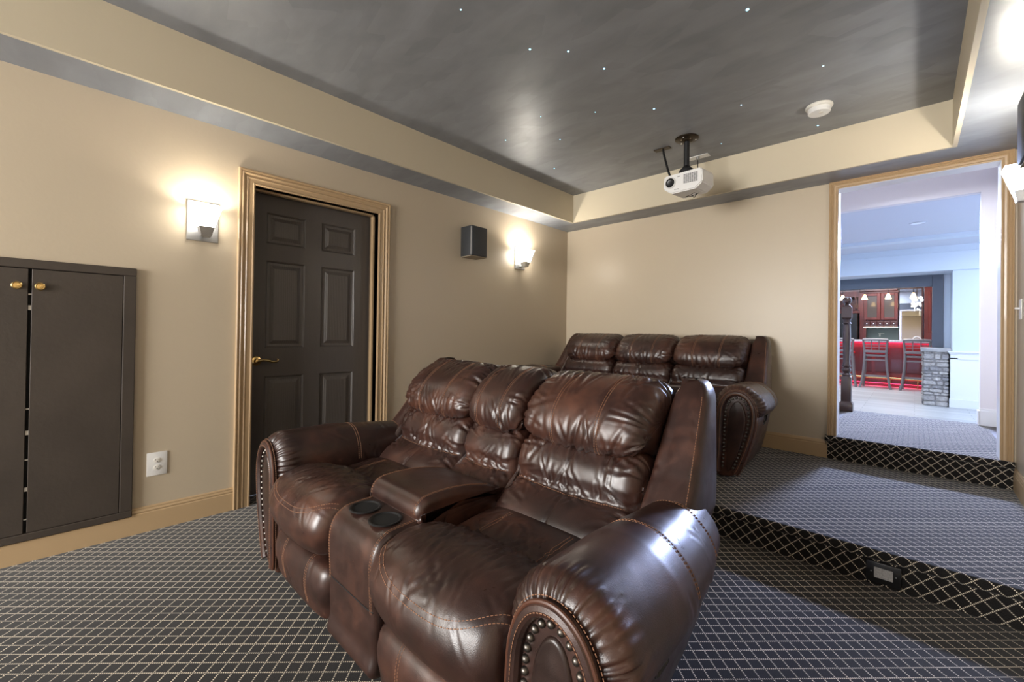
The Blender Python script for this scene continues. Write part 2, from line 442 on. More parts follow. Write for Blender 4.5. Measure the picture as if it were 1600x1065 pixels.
def make_sofa(root, seats, hw, console=None, fine=True, seed=3):
    """local frame: front at y = 0, +y towards the back, z = 0 on the carpet; seats = list of (x0, x1)"""
    rg = np.random.default_rng(seed)
    st = .0065 if fine else .011; mres = 1.0 if fine else .65
    LE = M['leather']
    MM = lambda k: int(k * mres)
    def part(lf, name, parent=root, m=LE): return lf.mesh(name, m, parent)
    # body and rear shell
    MB().box(-hw + .01, hw - .01, .14, .97, .03, .36, .01).build('base', M['leather_dark'], root, True)
    shell = Loft([(.70, .35), (.90, .80), (.97, .905), (1.01, .88), (1.045, .5), (1.05, .08), (.80, .05)], -hw - .03, hw + .03, .04, 'x', MM(80), .03)
    shell.mesh('back_shell', LE, root)
    # ---- seats
    for (x0, x1) in seats:
        g = .004; w = x1 - x0
        foot = Loft([(.02, .04), (-.005, .10), (-.014, .16), (-.004, .215), (.022, .243), (.07, .248), (.14, .23), (.14, .04)], x0 + g, x1 - g, .05, 'x', MM(90), st * 1.5, crown=.018)
        foot.folds(rand_folds(foot, 10, x0 + .02, x1 - .02, .05, .3, PI / 2, .5, (.05, .12), (.006, .012), (.001, .0025), rg))
        fo = part(foot, 'footrest')
        sm = SM()
        va, vb = foot.vnear((-.005, .08)), foot.vnear((.05, .247))
        for fx in (.3, .72):
            seam(sm, foot, lambda u, fx=fx: (x0 + w * fx, va + u * (vb - va)), .012, fine=fine)
        sm.build('stitching', M['thread'], fo)
        seat = Loft([(.56, .43), (.50, .462), (.40, .462), (.315, .452), (.285, .449), (.262, .468), (.20, .497), (.12, .508), (.05, .495), (-.005, .462), (-.035, .41), (-.038, .36), (-.018, .305), (.02, .275), (.12, .27), (.4, .3)],
                    x0 + g, x1 - g, .045, 'x', MM(190), st, crown=.022)
        xc = (x0 + x1) / 2
        # the bolster seam bows towards the back in the middle; the front bows out
        a = (seat.P[..., 0] - xc) / (w / 2); y = seat.P[..., 1]
        bow = np.exp(-((y - .28) / .09) ** 2)
        seat.P[..., 1] += bow * (.045 * (1 - a ** 2) - .03) - (y < .12) * (1 - a ** 2) * .022 * np.clip((.12 - y) / .12, 0, 1)
        vt = seat.vnear((.12, .508)); vs = seat.vnear((.30, .45)); vf = seat.vnear((-.03, .42)); vb_ = seat.vnear((.47, .462))
        lo, hi = min(vt, vs), max(vt, vs)
        sgn = 1 if vf > vt else -1
        fs = rand_folds(seat, 64, x0 + .03, x1 - .03, vs, vs + sgn * .04, sgn * PI / 2, .35, (.08, .26), (.004, .009), (.0015, .0042), rg)
        fs += rand_folds(seat, 26, x0 + .04, x1 - .04, vt, vf, sgn * PI / 2, .8, (.04, .12), (.004, .009), (.0008, .0024), rg)
        fs += rand_folds(seat, 26, x0 + .04, x1 - .04, vb_, vs, PI / 2, .7, (.05, .14), (.005, .010), (.0015, .0034), rg)
        seat.folds(fs)
        so = part(seat, 'seat_cushion')
        sm = SM()
        seam(sm, seat, lambda u: (x0 + .012 + u * (w - .024), vf - sgn * .10 * abs(2 * u - 1) ** 3.5), .016, k=120, fine=fine)
        for fx in (.26, .74):
            seam(sm, seat, lambda u, fx=fx: (x0 + w * fx, vb_ + u * (vs - sgn * .012 - vb_)), .012, fine=fine)
        sm.build('stitching', M['thread'], so)
    # ---- console
    if console:
        x0, x1 = console
        con = Loft([(.03, .03), (.012, .12), (.008, .25), (.003, .38), (.018, .44), (.05, .468), (.10, .478), (.35, .482), (.60, .478), (.70, .4), (.70, .06), (.35, .03)], x0, x1, .022, 'x', MM(170), .01)
        co = part(con, 'console_body')
        sm = SM()
        v0, v1 = con.vnear((.30, .482)), con.vnear((.008, .23))
        for xx in (x0 + .02, x1 - .02): seam(sm, con, lambda u, xx=xx: (xx, v0 + u * (v1 - v0)), .007, k=90, fine=fine)
        sm.build('stitching', M['thread'], co)
        MB().tube([con.at(x, con.vnear((.008, .245)), .0005) for x in np.linspace(x0 + .01, x1 - .01, 12)], .0022, 6).build('panel_seam', M['black'], co, True)
        lid = Loft([(.50, .468), (.19, .472), (.168, .482), (.163, .510), (.180, .537), (.22, .551), (.34, .549), (.46, .528), (.53, .505), (.545, .48)], x0 - .004, x1 + .004, .028, 'x', MM(130), .008)
        lid.folds(rand_folds(lid, 8, x0 + .03, x1 - .03, 0, lid.len, .6, 1.0, (.03, .09), (.004, .008), (.0005, .0014), rg))
        lo = part(lid, 'console_lid')
        sm = SM(); v0, v1 = lid.vnear((.166, .495)), lid.vnear((.50, .517))
        if v1 < v0: v0, v1 = v1, v0
        for xx in (x0 + .022, x1 - .022): seam(sm, lid, lambda u, xx=xx: (xx, v0 + u * (v1 - v0)), .006, k=60, fine=fine)
        sm.build('stitching', M['thread'], lo)
        MB().box(x0 + .0005, x1 - .0005, .19, .56, .44, .497, .004).build('lid_base', LE, root, True)
        for cx in (-.069, .069):
            c = ((x0 + x1) / 2 + cx, .098, .479)
            cup = MB().lathe([(.056, 0), (.0565, .004), (.053, .0055), (.0495, .0045), (.047, .0012), (.0455, .0005)], c, 40, cap=False).build('cup_holder', M['blackmetal'], root, True)
            MB().lathe([(.0475, .0006), (.03, .0004), (.0, .0004)], c, 32, cap=False).build('cup_shade_disc', M['black'], cup, True)  # flat black disc, the shade of the cup's depth put into its colour
    # ---- backs
    backs = list(seats) + ([console] if console else [])
    for (x0, x1) in backs:
        w = x1 - x0; nar = w < .4
        g = .004
        lum = Loft([(.74, .712), (.685, .700), (.632, .655), (.612, .60), (.617, .560), (.600, .535), (.548, .512), (.497, .474), (.480, .43), (.50, .395), (.62, .40), (.80, .58), (.82, .68)],
                   x0 + g, x1 - g, .05 if not nar else .035, 'x', MM(160), st, crown=.014)
        v_top, v_mid, v_bot, v_hi = lum.vnear((.70, .705)), lum.vnear((.617, .553)), lum.vnear((.49, .45)), lum.vnear((.63, .65))
        d = 1 if v_bot > v_top else -1
        fs = []
        fs += rand_folds(lum, 16 if not nar else 8, x0 + .03, x1 - .03, v_top, v_top + d * .03, d * PI / 2, .5, (.05, .13), (.005, .011), (.002, .006), rg)
        fs += rand_folds(lum, 16 if not nar else 7, x0 + .03, x1 - .03, v_mid - d * .01, v_mid + d * .015, d * PI / 2, .8, (.04, .10), (.005, .010), (.002, .0045), rg)
        fs += rand_folds(lum, 10 if not nar else 5, x0 + .03, x1 - .03, v_mid, v_mid - d * .02, -d * PI / 2, .8, (.04, .10), (.005, .011), (.002, .005), rg)
        for xe, sx in ((x0 + .02, 1), (x1 - .02, -1)):
            for vv in (v_mid, v_top + d * .05, v_mid + d * .06):
                for _ in range(4): fs.append((xe, vv + rg.uniform(-.03, .03), xe + sx * rg.uniform(.05, .13), vv + rg.uniform(-.06, .06), rg.uniform(.005, .010), rg.uniform(.002, .005)))
        lum.folds(fs)
        # horizontal tuft crease and vertical centre seam
        T = lum.T[:, None]; V = lum.v[None]; xc = (x0 + x1) / 2
        D = -.010 * np.exp(-((V - v_mid - d * .015 * np.cos((T - xc) / w * PI)) / .007) ** 2) * np.ones_like(T)
        if not nar: D = D - .006 * np.exp(-((T - xc) / .005) ** 2) * ((V - v_top) * d > .0) * ((v_bot - V) * d > 0)
        lum.disp(D)
        lo = part(lum, 'lumbar_cushion')
        sm = SM()
        seam(sm, lum, lambda u: (x0 + .03 + u * (w - .06), v_mid + d * (.015 * math.cos((u - .5) * PI) + .006)), .007, double=False, k=60, fine=fine)
        sm.build('stitching', M['thread'], lo)
        pil = Loft([(.735, .690), (.668, .700), (.640, .735), (.640, .785), (.672, .845), (.735, .902), (.82, .943), (.90, .952), (.975, .925), (1.005, .86), (.985, .77), (.90, .69), (.82, .655)],
                   x0 + g, x1 - g, .06 if not nar else .04, 'x', MM(170), st, crown=.020 if not nar else .010)
        pb, pm, pt = pil.vnear((.69, .694)), pil.vnear((.672, .845)), pil.vnear((.90, .952))
        e = 1 if pt > pb else -1
        # sagging lower edge: the pillow droops in the middle
        a = (pil.P[..., 0] - xc) / (w / 2)
        pil.P[..., 2] -= np.exp(-((pil.P[..., 2] - .70) / .06) ** 2) * .018 * (1 - a ** 2) * (pil.P[..., 1] < .80)
        fs = []
        npn = 24 if not nar else 12
        fs += rand_folds(pil, npn, x0 + .03, x1 - .03, pb, pb + e * .04, e * PI / 2, .35, (.07, .17), (.005, .011), (.002, .0055), rg)
        fs += rand_folds(pil, npn, x0 + .04, x1 - .04, pt, pt - e * .03, -e * PI / 2, .30, (.08, .22), (.005, .010), (.0015, .0045), rg)
        for xe, sx in ((x0 + .012, 1), (x1 - .012, -1)):
            for _ in range(13 if not nar else 8):
                vv = rg.uniform(0, 1); v0 = pb + (pt - pb) * vv
                fs.append((xe, v0, xe + sx * rg.uniform(.06, .17) * (.6 if nar else 1), v0 + rg.uniform(-.07, .07) + (.5 - vv) * .08 * e, rg.uniform(.005, .011), rg.uniform(.0025, .0065)))
        pil.folds(fs)
        T = pil.T[:, None]; V = pil.v[None]
        lines = (.33, .69) if not nar else (.24, .68)
        D = 0
        for fx in lines: D = D - .0032 * np.exp(-((T - x0 - w * fx) / .006) ** 2) * ((V - pb) * e > -.02) * ((pt - V) * e > -.05)
        pil.disp(D)
        po = part(pil, 'head_pillow')
        sm = SM()
        for fx in lines: seam(sm, pil, lambda u, fx=fx: (x0 + w * fx + .012 * math.sin(u * PI) * (fx - .5), pb + u * (pt + e * .04 - pb)), .011, k=90, fine=fine)
        sm.build('stitching', M['thread'], po)
    # ---- wings and arms
    inner = hw - .0
    for sd in (-1, 1):
        W = Loft([(0, .60), (.0, 1.0), (.05, 1.04), (.12, 1.03), (.165, .98), (.168, .75), (.15, .60), (.11, .565), (.05, .565)], .44, .952, .078, 'z', MM(120), .008)
        z = W.P[..., 2]; y = W.P[..., 1]
        fr = np.interp(z, [.44, .50, .555, .65, .75, .85, .90, .945], [.56, .585, .63, .715, .79, .865, .905, .945])
        k = (1.04 - y) / (1.04 - .565)
        W.P[..., 1] = 1.04 - k * (1.04 - fr)
        W.P[..., 0] *= np.interp(z, [.44, .6, .945], [1.04, 1.03, .93])
        W.P[..., 0] *= 1 - .30 * np.clip((y - .66) / .38, 0, 1)
        
        ft = rand_folds(W, 9, .78, .93, W.vnear((.15, .6)), W.vnear((.155, .61)), PI, .6, (.02, .06), (.004, .008), (.001, .003), rg)
        ft += rand_folds(W, 12, .47, .92, W.vnear((.02, .6)), W.vnear((.03, .58)), PI / 2, .4, (.02, .05), (.005, .009), (.0006, .0016), rg)
        ft += rand_folds(W, 8, .49, .53, W.vnear((.02, .58)), W.vnear((.14, .6)), .2, .5, (.03, .07), (.006, .010), (.002, .004), rg)
        W.folds(ft)
        def side(lf, sd=sd):
            lf.P[..., 0] = sd * (inner + lf.P[..., 0]); return lf
        vmx = W.vnear((.168, .70))
        side(W); wo = part(W, 'wing')
        sm = SM(); seam(sm, W, lambda u: (.50 + u * .40, vmx), .006, double=False, k=70, fine=fine); sm.build('stitching', M['thread'], wo)
        # lower side panel of the arm
        B = Loft([(.0, .03), (.0, .38), (.03, .44), (.12, .46), (.215, .45), (.240, .41), (.230, .33), (.195, .20), (.150, .09), (.110, .03)], .02, 1.02, .02, 'y', MM(90), .03)
        side(B)
        # rolled pad on top
        taper = lambda y: np.interp(y, [0, .30, .55, .80, 1.05], [1, .99, .88, .68, .42])
        B.P[..., 0] = sd * inner + (B.P[..., 0] - sd * inner) * taper(B.P[..., 1])
        bo = part(B, 'arm_side')
        R = Loft([(-.004, .37), (-.014, .46), (.0, .545), (.05, .607), (.12, .628), (.195, .614), (.262, .562), (.294, .497), (.284, .447), (.242, .418), (.11, .39)], .021, .84, .058, 'y', MM(170), .007)
        ty = R.P[..., 1]
        top = np.clip((R.P[..., 2] - .38) / .2, 0, 1)
        R.P[..., 2] -= top * np.interp(ty, [0, .3, .55, .93], [.004, 0, .022, .055])
        R.P[..., 0] *= taper(ty)
        # gathers round the front
        Vg = R.v[None]; Tg = R.T[:, None]
        ph = np.cumsum(rg.uniform(.6, 1.4, R.m))[None]; ph = ph / ph[0, -1] * 2 * PI * 36
        R.disp(.0030 * np.sin(ph) * np.exp(-((Tg - .045) / .045) ** 2) * np.clip((Tg - .008) / .02, 0, 1))
        fs = rand_folds(R, 46, .0, .03, 0, R.len, 0, .25, (.04, .11), (.004, .008), (.001, .0035), rg)
        fs += rand_folds(R, 14, .3, .75, 0, R.len, PI / 2, .8, (.04, .12), (.006, .012), (.0008, .002), rg)
        R.folds(fs)
        vi, vo_ = R.vnear((-.014, .46)), R.vnear((.29, .475))
        T = R.T[:, None]
        R.disp(-.0022 * (np.exp(-((T - .40) / .006) ** 2) + np.exp(-((T - .66) / .006) ** 2)) * np.ones((1, R.m)))
        side(R); ro = part(R, 'arm_pad')
        sm = SM()
        a0, a1 = (vi, vo_) if vi < vo_ else (vo_, vi)
        for yy in (.40, .66): seam(sm, R, lambda u, yy=yy: (yy, a0 + u * (a1 - a0)), .012, k=80, fine=fine)
        sm.build('stitching', M['thread'], ro)
        # arched front panel with welt and nailheads
        arch = [(.022, .03), (.022, .20), (.026, .38), (.038, .485), (.078, .556), (.138, .580), (.195, .558), (.234, .498), (.243, .42), (.226, .30), (.182, .15), (.125, .03)]
        A = Loft(arch, .014, .06, .012, 'y', MM(130), .01)
        A.P[..., 0] = sd * (inner + A.P[..., 0]); ao = part(A, 'arm_panel')
        arc, _ = cr_loop(arch, 200); an = loop_normals(arc)
        keep = [k for k in range(200) if arc[k][1] > .036]
        k0 = max(range(len(keep)), key=lambda q: keep[(q + 0) % len(keep)] - keep[q - 1] if q else 0)
        keep = keep[k0:] + keep[:k0] if keep[k0] - keep[k0 - 1] > 1 else keep
        def ring(ins, yy): return [(sd * (inner + arc[k][0] - an[k][0] * ins), yy, arc[k][1] - an[k][1] * ins) for k in keep]
        MB().tube(ring(.008, .010), .0165, 10).build('rim', LE, ao, True)
        MB().tube(ring(-.007, .004), .0050, 8).build('welt', M['welt'], ao, True)
        sm = SM()
        for ins, yy in ((.010, -.0072), (-.016, .012)):
            if fine: dashes(sm.new(), ring(ins, yy))
            else: sm.new().tube(ring(ins, yy), .0012, 4)
        sm.build('stitching', M['thread'], ao)
        inr, _ = cr_loop(arch, 300)
        inn = loop_normals(inr); il = inr - inn * .036
        pad = Loft([(.074, .06), (.073, .20), (.077, .36), (.090, .455), (.114, .506), (.140, .522), (.166, .505), (.184, .455), (.190, .40), (.178, .30), (.146, .17), (.098, .06)], -.0 + .006, .05, .010, 'y', MM(80), .01)
        pad.P[..., 0] = sd * (inner + pad.P[..., 0]); pad.mesh('inset_panel', M['leather_dark'], ao)
        il = [p for p in il if p[1] > .075]
        kb = max(range(len(il)), key=lambda q: np.linalg.norm(il[q] - il[q - 1]))
        il = np.array(list(il[kb:]) + list(il[:kb]))
        S = np.concatenate([[0], np.cumsum(np.linalg.norm(np.diff(il, axis=0), axis=1))])
        nn = int(S[-1] / .0255); first = None
        for q in range(nn + 1):
            s_ = S[-1] * q / nn
            p = (sd * (inner + np.interp(s_, S, il[:, 0])), .0110, np.interp(s_, S, il[:, 1]))
            if first is None:
                first = MB().lathe([(.0092, .004), (.0090, .0), (.0078, -.0036), (.0050, -.0062), (.0018, -.0072), (0, -.0073)], (0, 0, 0), 12, 'y').build('nailhead', M['nail'], ao, True, 80)
                first.location = p
            else:
                c = first.copy(); COL.objects.link(c); c.parent = ao; c.location = p
        # recliner handle in a black cup on the outer side
        if sd == 1:
            lv = MB(); xo = inner + .233
            lv.add(*capsule((xo, .285, .388), .024, .052, .014)); lo = lv.build('recline_handle', M['blackpl'], root, True)
            MB().tube([(xo + .004, .270, .360), (xo + .015, .285, .385), (xo + .012, .297, .415)], .005, 8).build('pull_lever', M['blackmetal'], lo, True)

def capsule(c, ry, rz, d, tilt=.35, n=28):
    v = []; f = []
    for k, (sc, dx) in enumerate(((1.0, -d), (1.0, .004), (.86, .010), (.78, .006), (.3, -.002))):
        for i in range(n):
            a = 2 * PI * i / n
            yy = math.copysign(abs(math.cos(a)) ** .75, math.cos(a)) * ry * sc; zz = math.copysign(abs(math.sin(a)) ** .75, math.sin(a)) * rz * sc
            v.append((c[0] + dx + zz * .20, c[1] + yy * math.cos(tilt) + zz * math.sin(tilt), c[2] - yy * math.sin(tilt) + zz * math.cos(tilt)))
    for k in range(4):
        for i in range(n): f.append((k * n + i, k * n + (i + 1) % n, (k + 1) * n + (i + 1) % n, (k + 1) * n + i))
    f.append(tuple(4 * n + i for i in range(n))); f.append(tuple(range(n))[::-1])
    return v, f

love = thing('reclining_loveseat', 'front brown leather reclining loveseat with cup holder console between its two seats', 'sofa', (-1.365, .66, 0))
make_sofa(love, [(-.715, -.165), (.165, .715)], .715, (-.165, .165), True, 5)
rear = thing('reclining_sofa', 'rear brown leather three seat reclining sofa on the carpeted platform against the back wall', 'sofa', (-1.858, 3.05, .161))
make_sofa(rear, [(-.873, -.288), (-.288, .288), (.288, .873)], .873, None, False, 11)

# ------------------------------------------------------------------ the room
XL, XR, YB, HS, HT = -3.051, .470, 4.169, 2.330, 2.631
YF = -4.0
HP, HN, YS = .161, .341, 2.546
def uvmesh(name, verts, faces, uvs, m):
    o = link_mesh(name, verts, faces, m, None, True, 50)
    l = o.data.uv_layers.new(name='UVMap')
    for p in o.data.polygons:
        for li in p.loop_indices: l.data[li].uv = uvs[o.data.loops[li].vertex_index]
    return o
# lower carpet
x0, x1 = XL - .16, XR
fl = uvmesh('floor', [(x0, YF, 0), (x1, YF, 0), (x1, YS + .02, 0), (x0, YS + .02, 0)], [(0, 1, 2, 3)], [(x0, YF - YS), (x1, YF - YS), (x1, .02), (x0, .02)], M['carpet'])
struct(fl, 'dark lower carpet with dotted cream diamond grid', 'floor')
def sweep_carpet(name, path, xa, xb, label, voff=0):
    path = np.array(path); s = np.concatenate([[0], np.cumsum(np.linalg.norm(np.diff(path, axis=0), axis=1))]) + voff
    n = len(path); v = []; uv = []; f = []
    for xx in (xa, xb):
        for k in range(n): v.append((xx, path[k][0], path[k][1])); uv.append((xx, s[k]))
    for k in range(n - 1): f.append((k, n + k, n + k + 1, k + 1))
    return struct(uvmesh(name, v, f, uv, M['carpet']), label, 'floor')
def nosing(y, z):
    return [(y, z - .047), (y - .006, z - .045)] + [(y - .006 - .019 * math.sin(t), z - .0225 - .0225 * math.cos(t)) for t in np.linspace(.15, PI - .1, 9)] + [(y + .004, z)]
sweep_carpet('floor', [(YS, 0), (YS, .06)] + nosing(YS, HP) + [(YS + .6, HP), (YB, HP)], XL - .02, XR, 'carpeted platform with dotted cream diamond grid behind the front loveseat')
Y2 = YB - .012
sweep_carpet('floor', [(Y2, HP), (Y2, .23)] + nosing(Y2, HN) + [(Y2 + .6, HN), (5.75, HN)], -.512, .462, 'carpeted step and landing in the open doorway', .0)

# left wall with the door opening
dy0, dy1, dz = .820, 1.686, 2.028
w = MB()
w.box(XL - .15, XL, YF, dy0, -.02, HS); w.box(XL - .15, XL, dy1, YB + .13, -.02, HS); w.box(XL - .15, XL, dy0, dy1, dz, HS)
struct(w.build('wall_left', M['wall']), 'tan wall with the dark door and sconces', 'wall')
ox0, ox1, oz = -.446, .405, 2.285
w = MB()
w.box(XL, ox0, YB, YB + .13, 0, HS + .4); w.box(ox0, ox1, YB, YB + .13, oz, HS + .4); w.box(ox1, XR + .2, YB, YB + .13, 0, HS + .4); w.box(ox0, ox1, YB, YB + .13, 0, HP)
struct(w.build('wall_back', M['wall']), 'tan back wall behind the rear sofa', 'wall')
struct(MB().box(XR, XR + .12, YF, YB, 0, HS).build('wall_right', M['wall']), 'tan right wall with speaker and sconce', 'wall')
struct(MB().box(XL - .15, XR + .12, YF - .12, YF, -.02, 2.75).build('wall_front', M['wall']), 'tan wall behind the camera', 'wall')
# ceiling: tray, coves and soffits
TX0, TX1, TY0, TY1 = -2.747, .167, YF + .5, 3.854
struct(MB().box(TX0 - .3, TX1 + .3, TY0 - .3, TY1 + .3, HT, HT + .08).build('ceiling', M['ceil']), 'dark grey tray ceiling with star lights', 'ceiling')
s = MB()
for (a, b, c, d) in ((XL - .15, TX0, YF, YB), (TX1, XR + .12, YF, YB), (TX0, TX1, TY1, YB), (TX0, TX1, YF, TY0)): s.box(a, b, c, d, HS, HS + .02)
struct(s.build('ceiling', M['soffit']), 'slate grey soffit round the tray ceiling', 'ceiling')
s = MB(); e = .02
for (a, b, c, d) in ((TX0 - e, TX0, TY0 - e, TY1 + e), (TX1, TX1 + e, TY0 - e, TY1 + e), (TX0, TX1, TY1, TY1 + e), (TX0, TX1, TY0 - e, TY0)): s.box(a - .001, b + .001, c - .001, d + .001, HS - .0006, HT)
struct(s.build('trim_1', M['cove']), 'cream cove band between soffit and tray ceiling', 'trim')

# casings
def casing(name, plane, c, a0, a1, ztop, zbot, prof, out, m, label, zb2=None):
    """U-shaped mitred moulding; prof = (offset from the opening edge, protrusion); plane 'x' or 'y'; out = sign of the room side"""
    path = [(a0, zbot, -1, 0), (a0, ztop, -1, 1), (a1, ztop, 1, 1), (a1, zbot if zb2 is None else zb2, 1, 0)]
    v = []; f = []; n = len(prof)
    for (a, z, da, dz_) in path:
        for (o_, p) in prof:
            A, Z, Cc = a + da * o_, z + dz_ * o_, c + out * p
            v.append((Cc, A, Z) if plane == 'x' else (A, Cc, Z))
    for i in range(3):
        for k in range(n - 1): f.append((i * n + k, i * n + k + 1, (i + 1) * n + k + 1, (i + 1) * n + k))
    for i in (0, 3): f.append(tuple(i * n + k for k in range(n)))
    mb = MB().add(v, f)
    return struct(mb.build(name, m, None, True, 20), label, 'trim')
colonial = [(-.004, 0), (-.004, .013), (.004, .016), (.010, .012), (.030, .013), (.038, .017), (.044, .012), (.052, .013), (.060, .021), (.066, .022), (.071, .017), (.076, .022), (.084, .024), (.088, .021), (.088, 0)]
casing('trim_2', 'x', XL, dy0, dy1, dz, 0, colonial, 1, M['trim'], 'moulded golden tan casing round the dark door')
cas2 = [(-.004, 0), (-.004, .012), (.003, .015), (.010, .011), (.020, .013), (.026, .018), (.032, .013), (.040, .022), (.046, .018), (.052, .022), (.052, 0)]
casing('trim_3', 'y', YB, ox0, ox1, oz - .006, HN, cas2, -1, M['trim'], 'golden tan casing round the open doorway')
# jambs
j = MB(); 
j.box(XL - .10, XL + .001, dy0 - .016, dy0, 0, dz); j.box(XL - .10, XL + .001, dy1, dy1 + .016, 0, dz); j.box(XL - .10, XL + .001, dy0 - .016, dy1 + .016, dz, dz + .016)
j.box(XL - .10, XL - .062, dy1 - .013, dy1, 0, dz); j.box(XL - .10, XL - .062, dy0, dy0 + .013, 0, dz); j.box(XL - .10, XL - .062, dy0, dy1, dz - .013, dz)
struct(j.build('trim_4', M['trim']), 'golden tan jamb of the dark door', 'trim')
j = MB(); j.box(XL - .20, XL - .10, dy1 - .004, dy1 + .02, 0, dz + .02); j.box(XL - .20, XL - .10, dy0 - .02, dy0 + .004, 0, dz + .02); j.box(XL - .20, XL - .10, dy0, dy1, dz - .004, dz + .02)
struct(j.build('trim_5', M['door_lite']), 'dark inner part of the jamb behind the door stop', 'trim')
j = MB(); j.box(ox0 - .012, ox0 + .006, YB - .004, YB + .134, HN, oz); j.box(ox1 - .006, ox1 + .012, YB - .004, YB + .134, HN, oz); j.box(ox0, ox1, YB - .004, YB + .134, oz - .012, oz + .006)
struct(j.build('trim_6', M['whitetrim']), 'white jamb lining the open doorway', 'trim')

# six panel door
FX = -3.185
d = thing('door_1', 'closed dark brown six panel door in the left wall', 'door', (FX, dy0, 0)); d['kind'] = 'structure'
def D(mb, name, m, par=d): 
    o = mb.build(name, m, par); o.location = -Vector(d.location) if par == d else (0, 0, 0); return o
cols = ((.935, 1.190), (1.303, 1.560)); rows = ((.23, .795), (.985, 1.580), (1.695, 1.905))
ys = [dy0 + .006, cols[0][0], cols[0][1], cols[1][0], cols[1][1], dy1 - .006]
sl = MB()
for a, b in ((ys[0], ys[1]), (ys[2], ys[3]), (ys[4], ys[5])): sl.box(FX - .04, FX, a, b, .012, dz - .006)
for (c0, c1) in cols:
    zz = [.012, rows[0][0], rows[0][1], rows[1][0], rows[1][1], rows[2][0], rows[2][1], dz - .006]
    for k in range(0, 8, 2): sl.box(FX - .04, FX, c0, c1, zz[k], zz[k + 1])
slab = D(sl, 'door_slab', M['door'])
for (c0, c1) in cols:
    for (r0, r1) in rows:
        p = MB(); rings = [(0, 0), (.006, -.004), (.012, -.012), (.028, -.013), (.050, -.004), (.053, -.003)]
        v = []; f = []
        for (ins, dx) in rings: v += [(FX + dx, c0 + ins, r0 + ins), (FX + dx, c1 - ins, r0 + ins), (FX + dx, c1 - ins, r1 - ins), (FX + dx, c0 + ins, r1 - ins)]
        for i in range(len(rings) - 1):
            for k in range(4): f.append((i * 4 + k, i * 4 + (k + 1) % 4, i * 4 + 4 + (k + 1) % 4, i * 4 + 4 + k))
        f.append(tuple(len(rings) * 4 - 4 + k for k in range(4)))
        D(p.add(v, f), 'door_panel', M['door_panel'])
hy, hz = .885, .902
hb = MB().lathe([(.033, 0), (.033, .004), (.028, .010), (.016, .013), (.012, .03), (.014, .045), (0, .048)], (FX, hy, hz), 28, 'x').build('handle', M['brass'], d, True); hb.location = -Vector(d.location)
lev = [(FX + .042, hy, hz), (FX + .045, hy + .03, hz + .006), (FX + .045, hy + .06, hz + .002), (FX + .045, hy + .09, hz - .008), (FX + .045, hy + .115, hz - .006), (FX + .045, hy + .122, hz + .006), (FX + .045, hy + .112, hz + .012)]
lo_ = MB().tube(lev, [.011, .010, .009, .008, .007, .006, .005], 10).build('lever', M['brass'], hb, True)
hb['label'] = 'brass lever handle'

# baseboards
def baseboard_x(name, xw, out, y0, y1, z0, h, label, plain=False):
    pr = [(0, 0), (.014, 0), (.014, h - .035), (.011, h - .03), (.013, h - .022), (.009, h - .012), (.010, h - .006), (.004, h), (0, h)]
    if plain: pr = [(0, 0), (.014, 0), (.014, h), (0, h)]
    mb = MB(); n = len(pr)
    v = [(xw + out * p, yy, z0 + z) for yy in (y0, y1) for p, z in pr]
    mb.add(v, [tuple(range(n)), tuple(range(n, 2 * n))] + [(k, (k + 1) % n, n + (k + 1) % n, n + k) for k in range(n)])
    return struct(mb.build(name, M['base']), label, 'baseboard')
baseboard_x('baseboard_left', XL, 1, .262, dy0 - .088, 0, .138, 'tan moulded baseboard left of the door')
baseboard_x('baseboard_left', XL, 1, YF, .262, 0, .100, 'tan plain baseboard under the access cabinet', True)
baseboard_x('baseboard_left', XL, 1, dy1 + .088, YS, 0, .138, 'tan baseboard right of the door')
baseboard_x('baseboard_left', XL, 1, YS, YB, HP, .138, 'tan baseboard beside the platform')
baseboard_x('baseboard_right', XR, -1, YS, YB - .02, HP, .138, 'tan baseboard on the right wall')
mb = MB(); h = .138; pr = [(0, 0), (.014, 0), (.014, h - .035), (.011, h - .03), (.013, h - .022), (.009, h - .012), (.004, h), (0, h)]; n = len(pr)
v = [(xx, YB - p, HP + z) for xx in (XL + .014, ox0 - .052) for p, z in pr]
mb.add(v, [tuple(range(n)), tuple(range(n, 2 * n))] + [(k, (k + 1) % n, n + (k + 1) % n, n + k) for k in range(n)])
struct(mb.build('baseboard_back', M['base']), 'tan baseboard on the back wall', 'baseboard')

